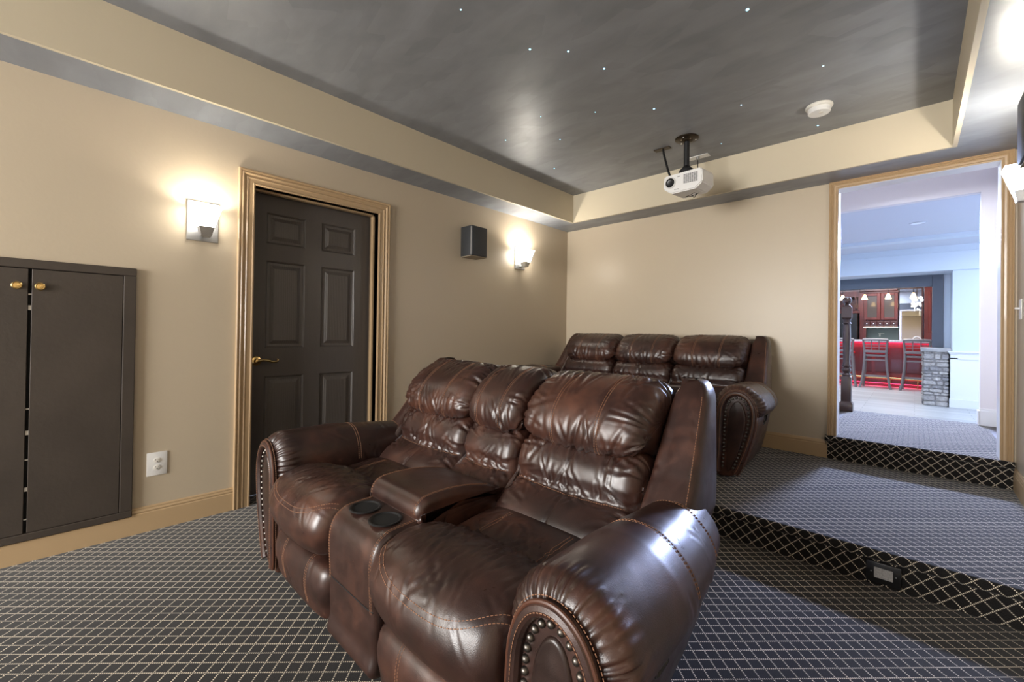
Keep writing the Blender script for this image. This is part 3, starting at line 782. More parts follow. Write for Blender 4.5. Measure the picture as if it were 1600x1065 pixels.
# access cabinet on the left wall
cab = thing('access_cabinet', 'dark brown painted access cabinet with two doors on the left wall', 'cabinet', (XL, -.111, .1))
def C(mb, name, m, par=cab):
    o = mb.build(name, m, par)
    if par == cab: o.location = -Vector(cab.location)
    return o
ca, cb, cz0, cz1 = -.49, .266, .103, 1.429
fr = MB()
fr.box(XL, XL + .022, ca, cb, cz1 - .042, cz1, .003); fr.box(XL, XL + .022, ca, cb, cz0, cz0 + .035, .003)
fr.box(XL, XL + .022, ca, ca + .05, cz0 + .035, cz1 - .042, .003); fr.box(XL, XL + .022, cb - .05, cb, cz0 + .035, cz1 - .042, .003)
C(fr, 'frame', M['cab'])
C(MB().box(XL, XL + .004, ca + .04, cb - .04, cz0 + .02, cz1 - .03), 'gap_shade_sheet', M['black'])  # black sheet stands in for the shade between the doors
gy = -.1115
for (a, b, ky) in ((ca + .052, gy - .0055, -.152), (gy + .0055, cb - .052, -.079)):
    dd = C(MB().box(XL + .004, XL + .019, a, b, cz0 + .037, cz1 - .045, .002), 'door', M['cab'])
    kn = MB().lathe([(.006, .019), (.006, .024), (.017, .027), (.0175, .030), (.014, .034), (.0115, .033), (.0105, .035), (.004, .036), (0, .0362)], (XL, 0, 0), 24, 'x')
    kn.v = [(p[0], p[1] * 1.02 + ky, p[2] * 1.12 + 1.303) for p in kn.v]
    kn.build('knob', M['brass'], dd, True)['label'] = 'small oval brass knob'
for z_, l_ in ((1.262, .006), (1.19, .022), (.72, .006), (.60, .02), (.48, .006), (.335, .018), (.20, .005)): C(MB().box(XL + .008, XL + .014, gy - .005, gy + .005, z_, z_ + l_), 'paint_chip', M['whitewarm'])

# wall outlet
def outlet_on_left(y, z, w_, h_):
    t = thing('wall_outlet', 'white double electrical outlet on the tan wall left of the door', 'outlet', (XL, y, z))
    MB().box(0, .006, -w_ / 2, w_ / 2, -h_ / 2, h_ / 2, .0028).build('cover_plate', M['white'], t, True)
    for s_ in (-1, 1):
        r = MB().lathe([(.0165, .006), (.0165, .0085), (.0155, .009), (0, .009)], (0, 0, s_ * .0195), 24, 'x')
        r.v = [(p[0], p[1], (p[2] - s_ * .0195) * .82 + s_ * .0195) for p in r.v]
        so = r.build('receptacle', M['whitewarm'], t, True)
        q = MB().box(.0088, .0094, -.0075, -.0058, s_ * .0195 + .001, s_ * .0195 + .008).box(.0088, .0094, .0058, .0075, s_ * .0195 + .001, s_ * .0195 + .007)
        q.lathe([(.0026, .0088), (.0026, .0094), (0, .0094)], (0, 0, s_ * .0195 - .006), 10, 'x'); q.build('slots', M['slot'], so)
outlet_on_left(.3685, .361, .089, .128)
t = thing('step_outlet', 'black outlet box with grey plate on the front of the carpeted platform step', 'outlet', (-.097, YS, .060))
MB().box(-.060, .060, -.012, 0, -.046, .046, .003).build('cover_plate', M['blackpl'], t, True)
MB().box(-.032, .032, -.0140, -.011, -.022, .024, .001).build('insert', M['label'], t)['label'] = 'speckled grey insert'
for sx in (-.042, .042): MB().lathe([(.003, -.0115), (.003, -.0132), (0, -.0135)], (sx, 0, .002), 10, 'y').build('screw', M['steel'], t, True)

# switch on the right wall
t = thing('light_switch', 'white toggle switch plate on the right wall beside the open doorway', 'switch', (XR, 4.02, 1.30))
MB().box(-.006, 0, -.036, .036, -.062, .062, .002).build('cover_plate', M['white'], t, True)
MB().box(-.026, -.005, -.006, .006, .0, .012, .002).build('toggle', M['white'], t, True)

# sconces
SCONCE_W = 8
def make_sconce(label, side, y, z):
    t = thing('wall_sconce', label, 'wall lamp', (XL if side > 0 else XR, y, z), 0, 'square glass wall sconces')
    s_ = side
    MB().box(min(0, s_ * .012), max(0, s_ * .012), -.076, .076, -.116, .116, .002).build('back_plate', M['steel'], t)
    a = MB().tube([(s_ * .01, 0, -.085), (s_ * .05, 0, -.09), (s_ * .082, 0, -.085)], .009, 10); a.build('arm', M['steel'], t, True)
    MB().hexa((s_ * .083, 0, -.098), (.024, .024), (s_ * .083, 0, -.046), (.036, .036)).build('cup', M['steel'], t)
    sh = MB()
    c = s_ * .083
    oz, iz = [(.037, -.045), (.069, .076)], [(.064, .076), (.033, -.04)]
    v = []
    for hh, zz in oz + iz: v += [(c - hh, -hh, zz), (c + hh, -hh, zz), (c + hh, hh, zz), (c - hh, hh, zz)]
    f = [(i * 4 + k, i * 4 + (k + 1) % 4, i * 4 + 4 + (k + 1) % 4, i * 4 + 4 + k) for i in range(3) for k in range(4)] + [(12, 13, 14, 15), (3, 2, 1, 0)]
    sh.add(v, f).build('glass_shade', M['glass_lit' if y > 2 else 'glass_dim'], t)['label'] = 'glowing frosted glass shade'
    l = bpy.data.lights.new('sconce_bulb', 'POINT'); l.energy = SCONCE_W * (1.15 if y > 2 else .40); l.color = (1, .95, .86); l.shadow_soft_size = .018
    o = bpy.data.objects.new('sconce_bulb', l); COL.objects.link(o); o.parent = t; o.location = (c, 0, .045)
    return t
make_sconce('lit square glass wall sconce left of the dark door', 1, .555, 1.741)
make_sconce('lit square glass wall sconce beside the corner, right of the small black speaker', 1, 3.318, 1.897)
make_sconce('lit square glass wall sconce on the right wall, cut by the picture edge', -1, 3.25, 1.897)
r_ = make_sconce('lit square glass wall sconce on the right wall behind the camera', -1, .30, 1.741)
make_sconce('added unseen lit square glass wall sconce on the left wall behind the camera', 1, -2.2, 1.741)  # this pair is unseen, added to light the room from behind
make_sconce('added unseen lit square glass wall sconce on the front of the right wall', -1, -2.2, 1.741)

# surround speakers
def speaker(label, side, y0, y1, z0, z1):
    xw = XL if side > 0 else XR
    t = thing('surround_speaker', label, 'speaker', (xw, (y0 + y1) / 2, z0)); h_ = (y1 - y0) / 2; H = z1 - z0; s_ = side
    MB().box(min(-s_ * .004, s_ * .148), max(-s_ * .004, s_ * .148), -h_, h_, .004, H, .005).build('cabinet', M['speaker'], t, True)
    MB().box(min(s_ * .146, s_ * .158), max(s_ * .146, s_ * .158), -h_ + .006, h_ - .006, .010, H - .008, .004).build('grille', M['speaker'], t, True)
    MB().box(min(s_ * .002, s_ * .15), max(s_ * .002, s_ * .15), -h_ + .001, h_ - .001, .0, .005).build('bottom_panel', M['spkbase'], t)
    MB().box(min(s_ * .138, s_ * .150), max(s_ * .138, s_ * .150), -h_ - .0015, -h_ + .004, .012, H - .012, .001).build('corner_strip', M['spkedge'], t)
speaker('small black surround speaker on the left wall', 1, 2.515, 2.705, 1.800, 2.078)
speaker('black surround speaker high on the right wall at the picture edge', -1, 2.60, 2.79, 1.845, 2.125)

# smoke detector and star lights
t = thing('smoke_detector', 'round white smoke detector on the dark tray ceiling', 'smoke detector', (-.465, 3.392, HT))
MB().lathe([(.074, 0), (.076, -.008), (.072, -.018), (.060, -.020)], (0, 0, 0), 40).build('base_ring', M['whitewarm'], t, True)
MB().lathe([(.062, -.018), (.062, -.045), (.058, -.050), (.020, -.052), (0, -.052)], (0, 0, 0), 40).build('cover', M['white'], t, True)
MB().lathe([(.013, -.051), (.012, -.054), (0, -.0545)], (.012, -.01, 0), 16).build('test_button', M['whitewarm'], t, True)
stars = [(-1.503, 1.694, 1), (-1.361, 1.845, 1), (-1.298, 2.104, 1), (-1.282, 2.710, 1.2), (-2.356, 2.381, .8), (-1.913, 2.281, .5), (-2.424, 3.093, 1.1), (-.381, 2.903, .8), (-.838, 3.044, .7), (-.573, 2.164, 1.5), (-2.029, 2.657, .7), (-1.559, 1.264, .6), (-1.598, 2.483, .4), (-.514, 3.706, 1), (-1.12, 3.56, .5)]
for (a, b, k) in stars:
    o = MB().lathe([(.0042 * k + .001, .0), (.0038 * k + .001, -.002), (0, -.003)], (0, 0, 0), 10).build('star_light', M['star'], None, True); o.location = (a, b, HT)
    tag(o, 'tiny blue white fibre optic star light in the dark tray ceiling', 'star light', 'fibre optic star lights in the tray ceiling')

# projector on its ceiling mount
mt = thing('projector_mount', 'black ceiling mount with round plate and pole holding the white projector', 'mount', (-1.287, 3.29, HT))
MB().lathe([(.086, 0), (.086, -.008), (.080, -.013), (.050, -.016), (.045, -.024), (.028, -.030)], (0, 0, 0), 40).build('ceiling_plate', M['bronze'], mt, True)
for k in range(3):
    a = k * 2.1 + .5; MB().lathe([(.007, -.012), (.006, -.017), (0, -.018)], (.064 * math.cos(a), .064 * math.sin(a), 0), 12).build('bolt', M['chrome'], mt, True)
MB().lathe([(.021, -.02), (.021, -.235)], (0, 0, 0), 20).build('pole', M['blackmetal'], mt, True)
MB().lathe([(.024, -.215), (.036, -.232), (.052, -.246), (.055, -.262), (.055, -.268)], (0, 0, 0), 28).build('head', M['blackmetal'], mt, True)
MB().box(-.285, -.155, .035, .085, -.007, 0, .002).build('side_bracket', M['bronze'], mt)
MB().tube([(-.215, .060, -.004), (-.195, .03, -.06), (-.14, -.02, -.21), (-.115, -.035, -.272)], .0085, 10).build('strut', M['blackmetal'], mt, True)
pj = thing('projector', 'white projector with black lens hanging from the tray ceiling', 'projector', (-1.283, 3.315, 2.200))
pj.rotation_euler = (math.radians(3), math.radians(1.5), math.radians(-3))
# hung upside down: the chamfers are at the bottom; front towards -y
prof = [(-.150, .050), (-.148, .128), (-.140, .146), (.135, .158), (.148, .146), (.152, .052), (.10, .010), (-.085, .004)]
pm_ = MB().prism(prof, 'y', -.105, .110); ob = pm_.build('body', M['white'], pj, False)
bm = bmesh.new(); bm.from_mesh(ob.data); bmesh.ops.bevel(bm, geom=bm.edges[:], offset=.008, segments=3, affect='EDGES'); bm.to_mesh(ob.data); bm.free()
ob.data.polygons.foreach_set('use_smooth', [True] * len(ob.data.polygons)); ob.data.set_sharp_from_angle(angle=math.radians(30))
lz = .088
ln = MB().lathe([(.044, -.100), (.044, -.112), (.040, -.116), (.034, -.112)], (-.092, 0, lz), 36, 'y', cap=False).build('lens_ring', M['white'], pj, True)
MB().lathe([(.035, -.113), (.030, -.116), (.026, -.108), (.018, -.106), (0, -.106)], (-.092, 0, lz), 32, 'y', cap=False).build('lens', M['blackpl'], ln, True)
g = MB()
for r in range(8):
    for c in range(7): g.box(.012 + c * .0155, .024 + c * .0155, -.1075, -.104, .064 + r * .0088, .0685 + r * .0088)
g.build('vent_grille', M['slot'], pj)
MB().box(-.036, -.016, -.1068, -.104, .122, .126).box(-.06, -.025, -.1068, -.104, .030, .033).build('front_marks', M['slot'], pj)
cb_ = MB(); 
cb_.tube([(.01, .04, .008), (-.02, .0, -.012), (.03, -.02, -.022), (.06, .0, -.010), (.07, .03, .006)], .0025, 6)
cb_.tube([(.062 + .016 * math.cos(a) * (1 + .2 * math.sin(3 * a)), -.03 + .008 * math.sin(2 * a), -.020 + .017 * math.sin(a)) for a in np.linspace(0, 4.2 * PI, 44)], .0024, 6)
cb_.build('hanging_cable', M['blackpl'], pj, True)
t = thing('ceiling_outlet', 'white outlet plate with a plugged cable on the ceiling behind the projector pole', 'outlet', (-1.345, 3.70, HT))
MB().box(-.085, .085, -.035, .035, -.006, 0, .002).build('cover_plate', M['white'], t)
MB().lathe([(.014, -.004), (.014, -.03), (.008, -.036)], (.0, -.02, 0), 14).build('plug', M['steel'], t, True)
MB().tube([(.0, -.02, -.03), (.004, -.03, -.10), (.02, -.10, -.20), (.045, -.30, -.265)], .004, 8).build('cord', M['blackpl'], t, True)

# ------------------------------------------------------------------ landing and hall
YH = 5.67
w = MB(); w.box(.426, 2.2, YH, YH + .08, -.02, 2.80); w.box(-1.6, .426, YH, YH + .08, 2.440, 2.80); w.box(-1.6, -1.45, YH, YH + .08, -.02, 2.44)
struct(w.build('wall_hall', M['hallwhite']), 'white hall wall with a wide cased opening', 'wall')
struct(MB().box(.66, .75, YB + .13, YH, 0, 2.8).build('wall_hall_right', M['hallwhite']), 'white right wall of the landing', 'wall')
struct(MB().box(-1.6, -1.5, YB + .13, YH, 0, 2.8).build('wall_hall_left', M['hallwhite']), 'white left wall of the landing', 'wall')
struct(MB().box(-1.6, 2.2, YB + .13, YH + .08, 2.75, 2.83).build('ceiling', M['hallwhite']), 'white ceiling of the landing', 'ceiling')
struct(MB().box(-1.5, -.512, YB + .12, 5.75, HN - .02, HN).box(.462, .66, YB + .12, 5.75, HN - .02, HN).build('floor', M['cab']), 'sides of the landing', 'floor')
bb = MB().box(.420, .66, YH - .014, YH, HN, HN + .13, .002).box(.412, .426, YH - .014, YH + .08, HN, HN + .13, .002).box(.422, .66, YH - .008, YH, HN + .13, HN + .15, .002)
struct(bb.build('baseboard_hall', M['whitetrim']), 'white baseboard at the hall wall', 'baseboard')
struct(MB().box(-1.5, .66, 5.74, 5.755, 0, HN - .003).build('trim_7', M['whitetrim']), 'riser below the edge of the landing', 'trim')
t = thing('ceiling_lamp', 'round flush ceiling lamp above the landing, half hidden by the door head', 'ceiling lamp', (-.10, 4.95, 2.75))
MB().lathe([(.10, 0), (.10, -.03), (.21, -.10), (.215, -.115), (.205, -.118)], (0, 0, 0), 40, cap=False).build('rim', M['bronze'], t, True)
MB().lathe([(.206, -.112), (.17, -.165), (.10, -.195), (0, -.205)], (0, 0, 0), 40, cap=False).build('glass_bowl', M['lamplit'], t, True)
# newel post and stair rail
nx, ny = -.520, 5.665
nw = thing('newel_post', 'dark turned wooden newel post with ball top at the edge of the landing', 'newel post', (nx, ny, HN))
MB().box(-.058, .058, -.058, .058, 0, .082, .006).hexa((0, 0, .080), (.056, .056), (0, 0, .100), (.044, .044)).build('plinth', M['newel'], nw, True)
MB().box(-.043, .043, -.043, .043, .095, .360, .004).build('lower_block', M['newel'], nw, True)
MB().lathe([(.040, .355), (.036, .366), (.040, .375), (.036, .385), (.027, .395), (.038, .415), (.041, .428), (.037, .442), (.028, .455), (.038, .463), (.040, .472), (.033, .485), (.030, .52), (.033, .65), (.036, .80), (.031, .905), (.040, .915), (.031, .925), (.033, .95), (.040, .965)], (0, 0, 0), 28).build('turned_shaft', M['newel'], nw, True)
MB().hexa((0, 0, .955), (.030, .030), (0, 0, .975), (.042, .042)).hexa((0, 0, .975), (.042, .042), (0, 0, 1.085), (.042, .042)).hexa((0, 0, 1.085), (.042, .042), (0, 0, 1.105), (.026, .026)).build('upper_block', M['newel'], nw, True)
MB().lathe([(.022, 1.10), (.026, 1.108), (.018, 1.116), (.033, 1.13), (.042, 1.152), (.040, 1.172), (.028, 1.188), (0, 1.194)], (0, 0, 0), 28).build('ball', M['newel'], nw, True)
hr = thing('stair_railing', 'dark wooden stair rail rising left from the newel post', 'railing', (nx - .095, ny, HN))
MB().tube([(0, 0, 1.0), (-.25, 0, 1.10), (-.80, 0, 1.45)], .030, 10).build('handrail', M['whitetrim'], hr, True)
for k, xx in enumerate((-.06, -.20, -.34, -.48, -.62)):
    zt = 1.02 + (.4 * -xx if -xx < .25 else .1 + .636 * (-xx - .25))
    MB().lathe([(.016, -.02 + .001 * k), (.016, .20), (.022, .23), (.013, .26), (.017, .5), (.011, zt)], (xx, 0, .02), 12).build('baluster', M['newel'], hr, True)
MB().box(-.8, .03, -.03, .03, 0, .06, .004).build('shoe_rail', M['newel'], hr)

# ------------------------------------------------------------------ bar room (floor at z = 0)
struct(MB().box(-5, 3.6, 5.755, 15.2, -.03, 0).build('floor', M['planks']), 'pale grey plank floor of the bar room', 'floor')
struct(MB().box(-5, 3.6, 5.70, 15.2, 2.62, 2.70).build('ceiling', M['barceil']), 'pale ceiling of the bar room', 'ceiling')
struct(MB().box(-5, 3.6, 15.1, 15.2, 0, 2.7).build('wall_bar_back', M['barblue']), 'far wall of the bar room', 'wall')
struct(MB().box(-5.1, -5, 5.7, 15.2, 0, 2.7).build('wall_bar_left', M['barblue']), 'left wall of the bar room', 'wall')
struct(MB().box(3.6, 3.7, 5.7, 15.2, 0, 2.7).build('wall_bar_right', M['barblue']), 'right wall of the bar room', 'wall')
struct(MB().box(-5, -1.6, 5.67, 5.75, 0, 2.7).box(2.2, 3.6, 5.67, 5.75, 0, 2.7).build('wall_bar_front', M['barblue']), 'near wall of the bar room', 'wall')
struct(MB().box(-5, 3.6, 9.87, 10.62, 2.22, 2.62).box(-5, 3.6, 9.84, 9.87, 2.52, 2.62).box(-5, 3.6, 8.7, 8.9, 2.57, 2.62).build('ceiling', M['barblue']), 'pale blue dropped soffit before the bar', 'ceiling')
PX0, PX1, PY0, PY1 = .098, .400, 9.87, 10.60
pl = thing('stone_pillar', 'low stacked stone pillar at the end of the bar', 'pillar', ((PX0 + PX1) / 2, 10.2, 0))
px = pl.location
core = MB().box(PX0 + .02 - px.x, PX1 - .02 - px.x, PY0 + .02 - px.y, PY1 - .02 - px.y, 0, .885); core.build('core', M['cap'], pl)
stn = bmesh.new()
def stone(x0, x1, y0, y1, z0, z1):
    r = bmesh.ops.create_cube(stn, size=1)['verts']
    for v in r:
        v.co = Vector(((x0 + x1) / 2 + v.co.x * (x1 - x0) * random.uniform(.86, 1.0), (y0 + y1) / 2 + v.co.y * (y1 - y0), (z0 + z1) / 2 + v.co.z * (z1 - z0) * random.uniform(.82, 1.0)))
    ed = list({e for v in r for e in v.link_edges}); bmesh.ops.bevel(stn, geom=ed, offset=.009, segments=2, affect='EDGES')
z = 0.0
while z < .88:
    h_ = min(random.choice((.045, .06, .075, .10)), .888 - z)
    if h_ < .02: break
    x_ = PX0 - px.x
    while x_ < PX1 - px.x - .02:
        w_ = random.uniform(.07, .16)
        xe = min(x_ + w_, PX1 - px.x)
        if PX1 - px.x - xe < .04: xe = PX1 - px.x
        stone(x_ + .002, xe - .002, PY0 - px.y - random.uniform(.0, .022), PY0 - px.y + .06, z + .002, z + h_ - .002); x_ = xe
    y_ = PY0 - px.y + .06
    while y_ < PY1 - px.y - .02:
        ye = min(y_ + random.uniform(.09, .2), PY1 - px.y)
        for xs, sg in ((PX0 - px.x, -1), (PX1 - px.x, 1)):
            o_ = random.uniform(0, .016); stone(*sorted((xs + sg * o_, xs - sg * .05)), y_ + .002, ye - .002, z + .002, z + h_ - .002)
        y_ = ye
    z += h_
me = bpy.data.meshes.new('stones'); stn.to_mesh(me); stn.free(); me.materials.append(M['stone'])
so = bpy.data.objects.new('stones', me); COL.objects.link(so); so.parent = pl
MB().box(PX0 - .03 - px.x, PX1 + .03 - px.x, PY0 - .035 - px.y, PY1 + .03 - px.y, .886, .948, .012).build('cap', M['cap'], pl, True)
po = tag(MB().box(.215, .355, 10.46, 10.60, .949, 2.22, .003).build('bar_post', M['slate']), 'slate coloured square post standing on the stone pillar', 'post')
be = tag(MB().box(-4.2, .215, 10.44, 10.60, 2.02, 2.22, .003).build('bar_beam', M['slate']), 'slate coloured beam across the front of the bar', 'beam')
# wainscot wall
struct(MB().box(.44, 3.6, 9.92, 10.5, 0, 2.22).box(.36, .44, 10.5, 10.62, 0, 2.22).build('wall_bar_side', M['barblue']), 'pale blue wall right of the stone pillar', 'wall')
ws = MB(); ws.box(.415, 1.9, 9.87, 9.92, 0, .86); ws.box(.400, 1.9, 9.845, 9.93, .86, .885, .004); ws.box(.385, 1.9, 9.82, 9.93, .885, .905, .004)
ws.box(.415, .50, 9.855, 9.87, .12, .80); ws.box(.415, 1.9, 9.855, 9.87, .78, .86); ws.box(.405, 1.9, 9.845, 9.87, 0, .14, .003); ws.box(.80, .90, 9.855, 9.87, .12, .80)
struct(ws.build('trim_8', M['whitetrim']), 'white panelled wainscot right of the stone pillar', 'trim')

# bar counter with red lights
bc = thing('bar_counter', 'cherry wood bar counter with pale stone top and red glow under it', 'bar', (-1.3, 12.9, 0))
bx = bc.location
def Bp(mb, name, m, smooth=False, par=bc): 
    o = mb.build(name, m, par, smooth)
    return o
L0, L1 = -2.6, 1.62
Bp(MB().box(L0, L1, 0, .20, .05, 1.0), 'bar_front', M['cherry'])
pn = MB()
for k in range(8):
    a = L0 + .06 + k * .53
    if a + .45 < L1: pn.box(a, a + .46, -.014, 0, .32, .88, .005)
Bp(pn, 'front_panels', M['cherrydark'])
Bp(MB().box(L0, L1, -.02, .0, .0, .09), 'toe_kick', M['cherrydark'])
Bp(MB().box(L0 - .05, L1 + .05, -.27, .35, 1.005, 1.05, .008), 'counter_top', M['granite'])
Bp(MB().box(L0, L1, -.045, -.02, .999, 1.004), 'red_light_strip', M['led'])
Bp(MB().box(L0, L1, -.030, -.022, .066, .072), 'floor_light_strip', M['led'])
fr_ = Bp(MB().tube([(L0, -.17, .20), (L1, -.17, .20)], .025, 14), 'foot_rail', M['brass'], True)
for xx in (-2.1, -1.1, -.1, .9, 1.35): Bp(MB().tube([(xx, 0, .12), (xx, -.17, .20), (xx, -.17, .0)], .012, 8), 'rail_bracket', M['brass'], True)

# stools
def make_stool(label, x, y, rz=0):
    t = thing('bar_stool', label, 'bar stool', (x, y, 0), rz, 'bar stools along the bar')
    for sx in (-1, 1):
        MB().tube([(sx * .255, -.20, 0), (sx * .225, -.17, .15), (sx * .195, -.15, .40), (sx * .180, -.15, .70), (sx * .185, -.17, .86), (sx * .205, -.22, 1.06)], [.024, .022, .022, .024, .022, .018], 8).build('leg', M['stoolwood'], t, True)
        MB().tube([(sx * .225, .22, 0), (sx * .19, .19, .35), (sx * .175, .17, .70)], [.022, .020, .022], 8).build('leg', M['stoolwood'], t, True)
        MB().tube([(sx * .185, -.15, .26), (sx * .185, .18, .26)], .013, 8).build('stretcher', M['stoolwood'], t, True)
    MB().box(-.20, .20, -.16, .20, .69, .735, .01).build('seat_frame', M['stoolwood'], t, True)
    MB().box(-.205, .205, -.15, .215, .735, .79, .022).build('seat_pad', M['redpad'], t, True)
    bk = MB()
    bk.tube([(-.205, -.215, 1.055), (-.10, -.235, 1.06), (.10, -.235, 1.06), (.205, -.215, 1.055)], [.028] * 4, 8)
    bk.box(-.19, .19, -.185, -.160, .775, .83, .006)
    for z_ in (.89, .95, 1.005): bk.box(-.195, .195, -.175 - (z_ - .86) * .23 - .012, -.175 - (z_ - .86) * .23 + .004, z_ - .008, z_ + .008)
    for x_ in (-.062, .062): bk.tube([(x_, -.172, .82), (x_, -.19, .90), (x_, -.225, 1.05)], .010, 6)
    bk.build('backrest', M['stoolwood'], t, True)
    MB().box(-.18, .18, -.165, -.14, .25, .29, .004).build('footrest', M['stoolwood'], t)
    MB().box(-.185, .185, -.160, -.135, .60, .63, .004).build('apron', M['stoolwood'], t)
    return t
make_stool('lattice back bar stool at the bar just right of the newel post', -.625, 12.33)
make_stool('lattice back bar stool at the bar, partly behind the stone pillar', .030, 12.33)
make_stool('lattice back bar stool at the bar, behind the newel post', -1.20, 12.33)

# back bar
BY = 14.3
bk = thing('back_bar_cabinet', 'tall cherry back bar cabinet with two glass doors and small drawers', 'cabinet', (-.63, BY, 0)); q = bk.location
def K(mb, name, m, par=bk):
    mb.v = [(p[0] - q.x, p[1] - q.y, p[2]) for p in mb.v] if par == bk else mb.v
    return mb.build(name, m, par)
K(MB().box(-1.05, -.925, BY, BY + .5, 0, 2.42).box(-.92, -.315, BY + .46, BY + .5, 1.30, 2.42).box(-.345, -.315, BY, BY + .5, 1.365, 2.42).box(-.92, -.34, BY + .02, BY + .5, 2.26, 2.42).box(-.92, -.34, BY + .02, BY + .5, 1.365, 1.54), 'case', M['cherry'])
K(MB().box(-1.05, -.315, BY - .05, BY + .1, 2.28, 2.34, .01).box(-.96, -.30, BY - .03, BY + .05, 2.23, 2.28, .008), 'crown', M['cherrydark'])
for a, b in ((-.965, -.645), (-.635, -.315)):
    K(MB().box(a, a + .065, BY - .022, BY, 1.55, 2.235, .004).box(b - .065, b, BY - .022, BY, 1.55, 2.235, .004).box(a + .065, b - .065, BY - .022, BY, 1.55, 1.615, .004).box(a + .065, b - .065, BY - .022, BY, 2.17, 2.235, .004), 'glass_door', M['cherry'])
    K(MB().box(a + .06, b - .06, BY - .010, BY - .005, 1.61, 2.175), 'door_glass', M['glass'])
    K(MB().box(a + .06, b - .06, BY + .0, BY + .30, 1.89, 1.91), 'shelf', M['cherrydark'])
for k in range(5):
    a = -.965 + k * .13
    dr = K(MB().box(a, a + .124, BY - .02, BY, 1.395, 1.515, .006), 'drawer', M['cherrydark'])
    K(MB().lathe([(.012, BY - .02), (.012, BY - .04), (0, BY - .042)], (a + .062 - 0, 0, 1.455), 12, 'y'), 'drawer_knob', M['chrome'])
K(MB().box(-.97, -.31, BY - .02, BY + .02, 1.362, 1.372), 'light_strip', M['ledwhite'])
K(MB().box(-.92, -.30, BY + .44, BY + .46, .95, 1.362), 'backsplash', M['tile'])
K(MB().box(-.70, -.58, BY + .425, BY + .44, 1.20, 1.215).box(-.685, -.655, BY + .425, BY + .44, 1.13, 1.20), 'wall_outlet_plate', M['whitewarm'])
bcn = thing('back_counter', 'dark cherry base units with pale stone worktop along the back bar', 'counter', (.3, BY, 0))
MB().box(-1.22, 1.3, -.10, .36, .0, .93).build('base_units', M['cherrydark'], bcn)
MB().box(-1.22, 1.3, -.13, .38, .93, .965, .005).build('worktop', M['granite'], bcn)
wr = thing('wine_rack', 'cherry lattice wine rack above the black refrigerator', 'wine rack', (-1.50, BY, 0)); 
g = MB()
for k in range(-3, 10):
    for sg in (1, -1):
        g.prism([(-.47 + k * .13, 1.80), (-.445 + k * .13, 1.80), (-.445 + k * .13 + sg * .36, 2.16), (-.47 + k * .13 + sg * .36, 2.16)], 'y', .0, .015)
g.v = [(max(-.45, min(.42, p[0])), p[1], p[2]) for p in g.v]
g.build('lattice', M['cherry'], wr)
MB().box(-.48, .45, .02, .48, 1.74, 1.80).box(-.48, .45, .02, .48, 2.16, 2.42).box(-.48, .45, .44, .48, 1.80, 2.16).box(-.48, -.45, .0, .48, 1.8, 2.16).box(.42, .45, .0, .48, 1.8, 2.16).build('case', M['cherry'], wr)
fg = thing('refrigerator', 'black glossy refrigerator at the left end of the back bar', 'refrigerator', (-1.50, 14.0, 0))
MB().box(-.42, .42, .03, .72, .02, 1.72, .008).build('body', M['blackpl'], fg)
MB().box(-.42, .0, -.01, .03, .05, 1.70, .006).build('door', M['blackpl'], fg); MB().box(.005, .42, -.01, .03, .05, 1.70, .006).build('door', M['blackpl'], fg)
MB().tube([(-.04, -.04, .8), (-.04, -.05, 1.5)], .012, 8).build('handle', M['chrome'], fg, True); MB().tube([(.05, -.04, .8), (.05, -.05, 1.5)], .012, 8).build('handle', M['chrome'], fg, True)
mr = thing('bar_mirror', 'tall mirror behind the bar between the cherry cabinets', 'mirror', (-.085, BY + .40, 1.0))
MB().box(-.205, .215, 0, .01, 0, 1.36).build('mirror_glass', M['mirror'], mr)
MB().box(-.222, -.205, -.02, .02, -.03, 1.38).box(.20, .23, -.02, .02, -.03, 1.38).box(-.205, .20, -.02, .02, 1.34, 1.38).build('frame', M['cherrydark'], mr)
rc = thing('tall_cabinet', 'tall cherry panelled cabinet beside the slate post', 'cabinet', (.40, BY, 0))
MB().box(-.24, .10, .0, .5, .966, 2.42).build('case', M['cherry'], rc)
v = []; f = []
rr = [(0, -.002), (.06, -.002), (.075, -.016), (.10, -.016), (.125, -.002), (.14, -.008)]
for ins, dy_ in rr: v += [(-.23 + ins, dy_, 1.17 + ins), (.09 - ins, dy_, 1.17 + ins), (.09 - ins, dy_, 2.30 - ins), (-.23 + ins, dy_, 2.30 - ins)]
for i in range(len(rr) - 1):
    for k in range(4): f.append((i * 4 + k, i * 4 + (k + 1) % 4, i * 4 + 4 + (k + 1) % 4, i * 4 + 4 + k))
f.append(tuple(len(rr) * 4 - 4 + k for k in range(4)))
MB().add(v, f).build('door', M['cherry'], rc)
fc = thing('bar_faucet', 'arched white chrome faucet on the back counter', 'faucet', (.035, BY - .02, .966))
MB().tube([(-.07, 0, 0), (-.07, 0, .08)] + [(-.07 * math.cos(a), 0, .10 + .07 * math.sin(a)) for a in np.linspace(0, PI, 12)] + [(.07, 0, .05)], .014, 10).build('spout', M['whitetrim'], fc, True)
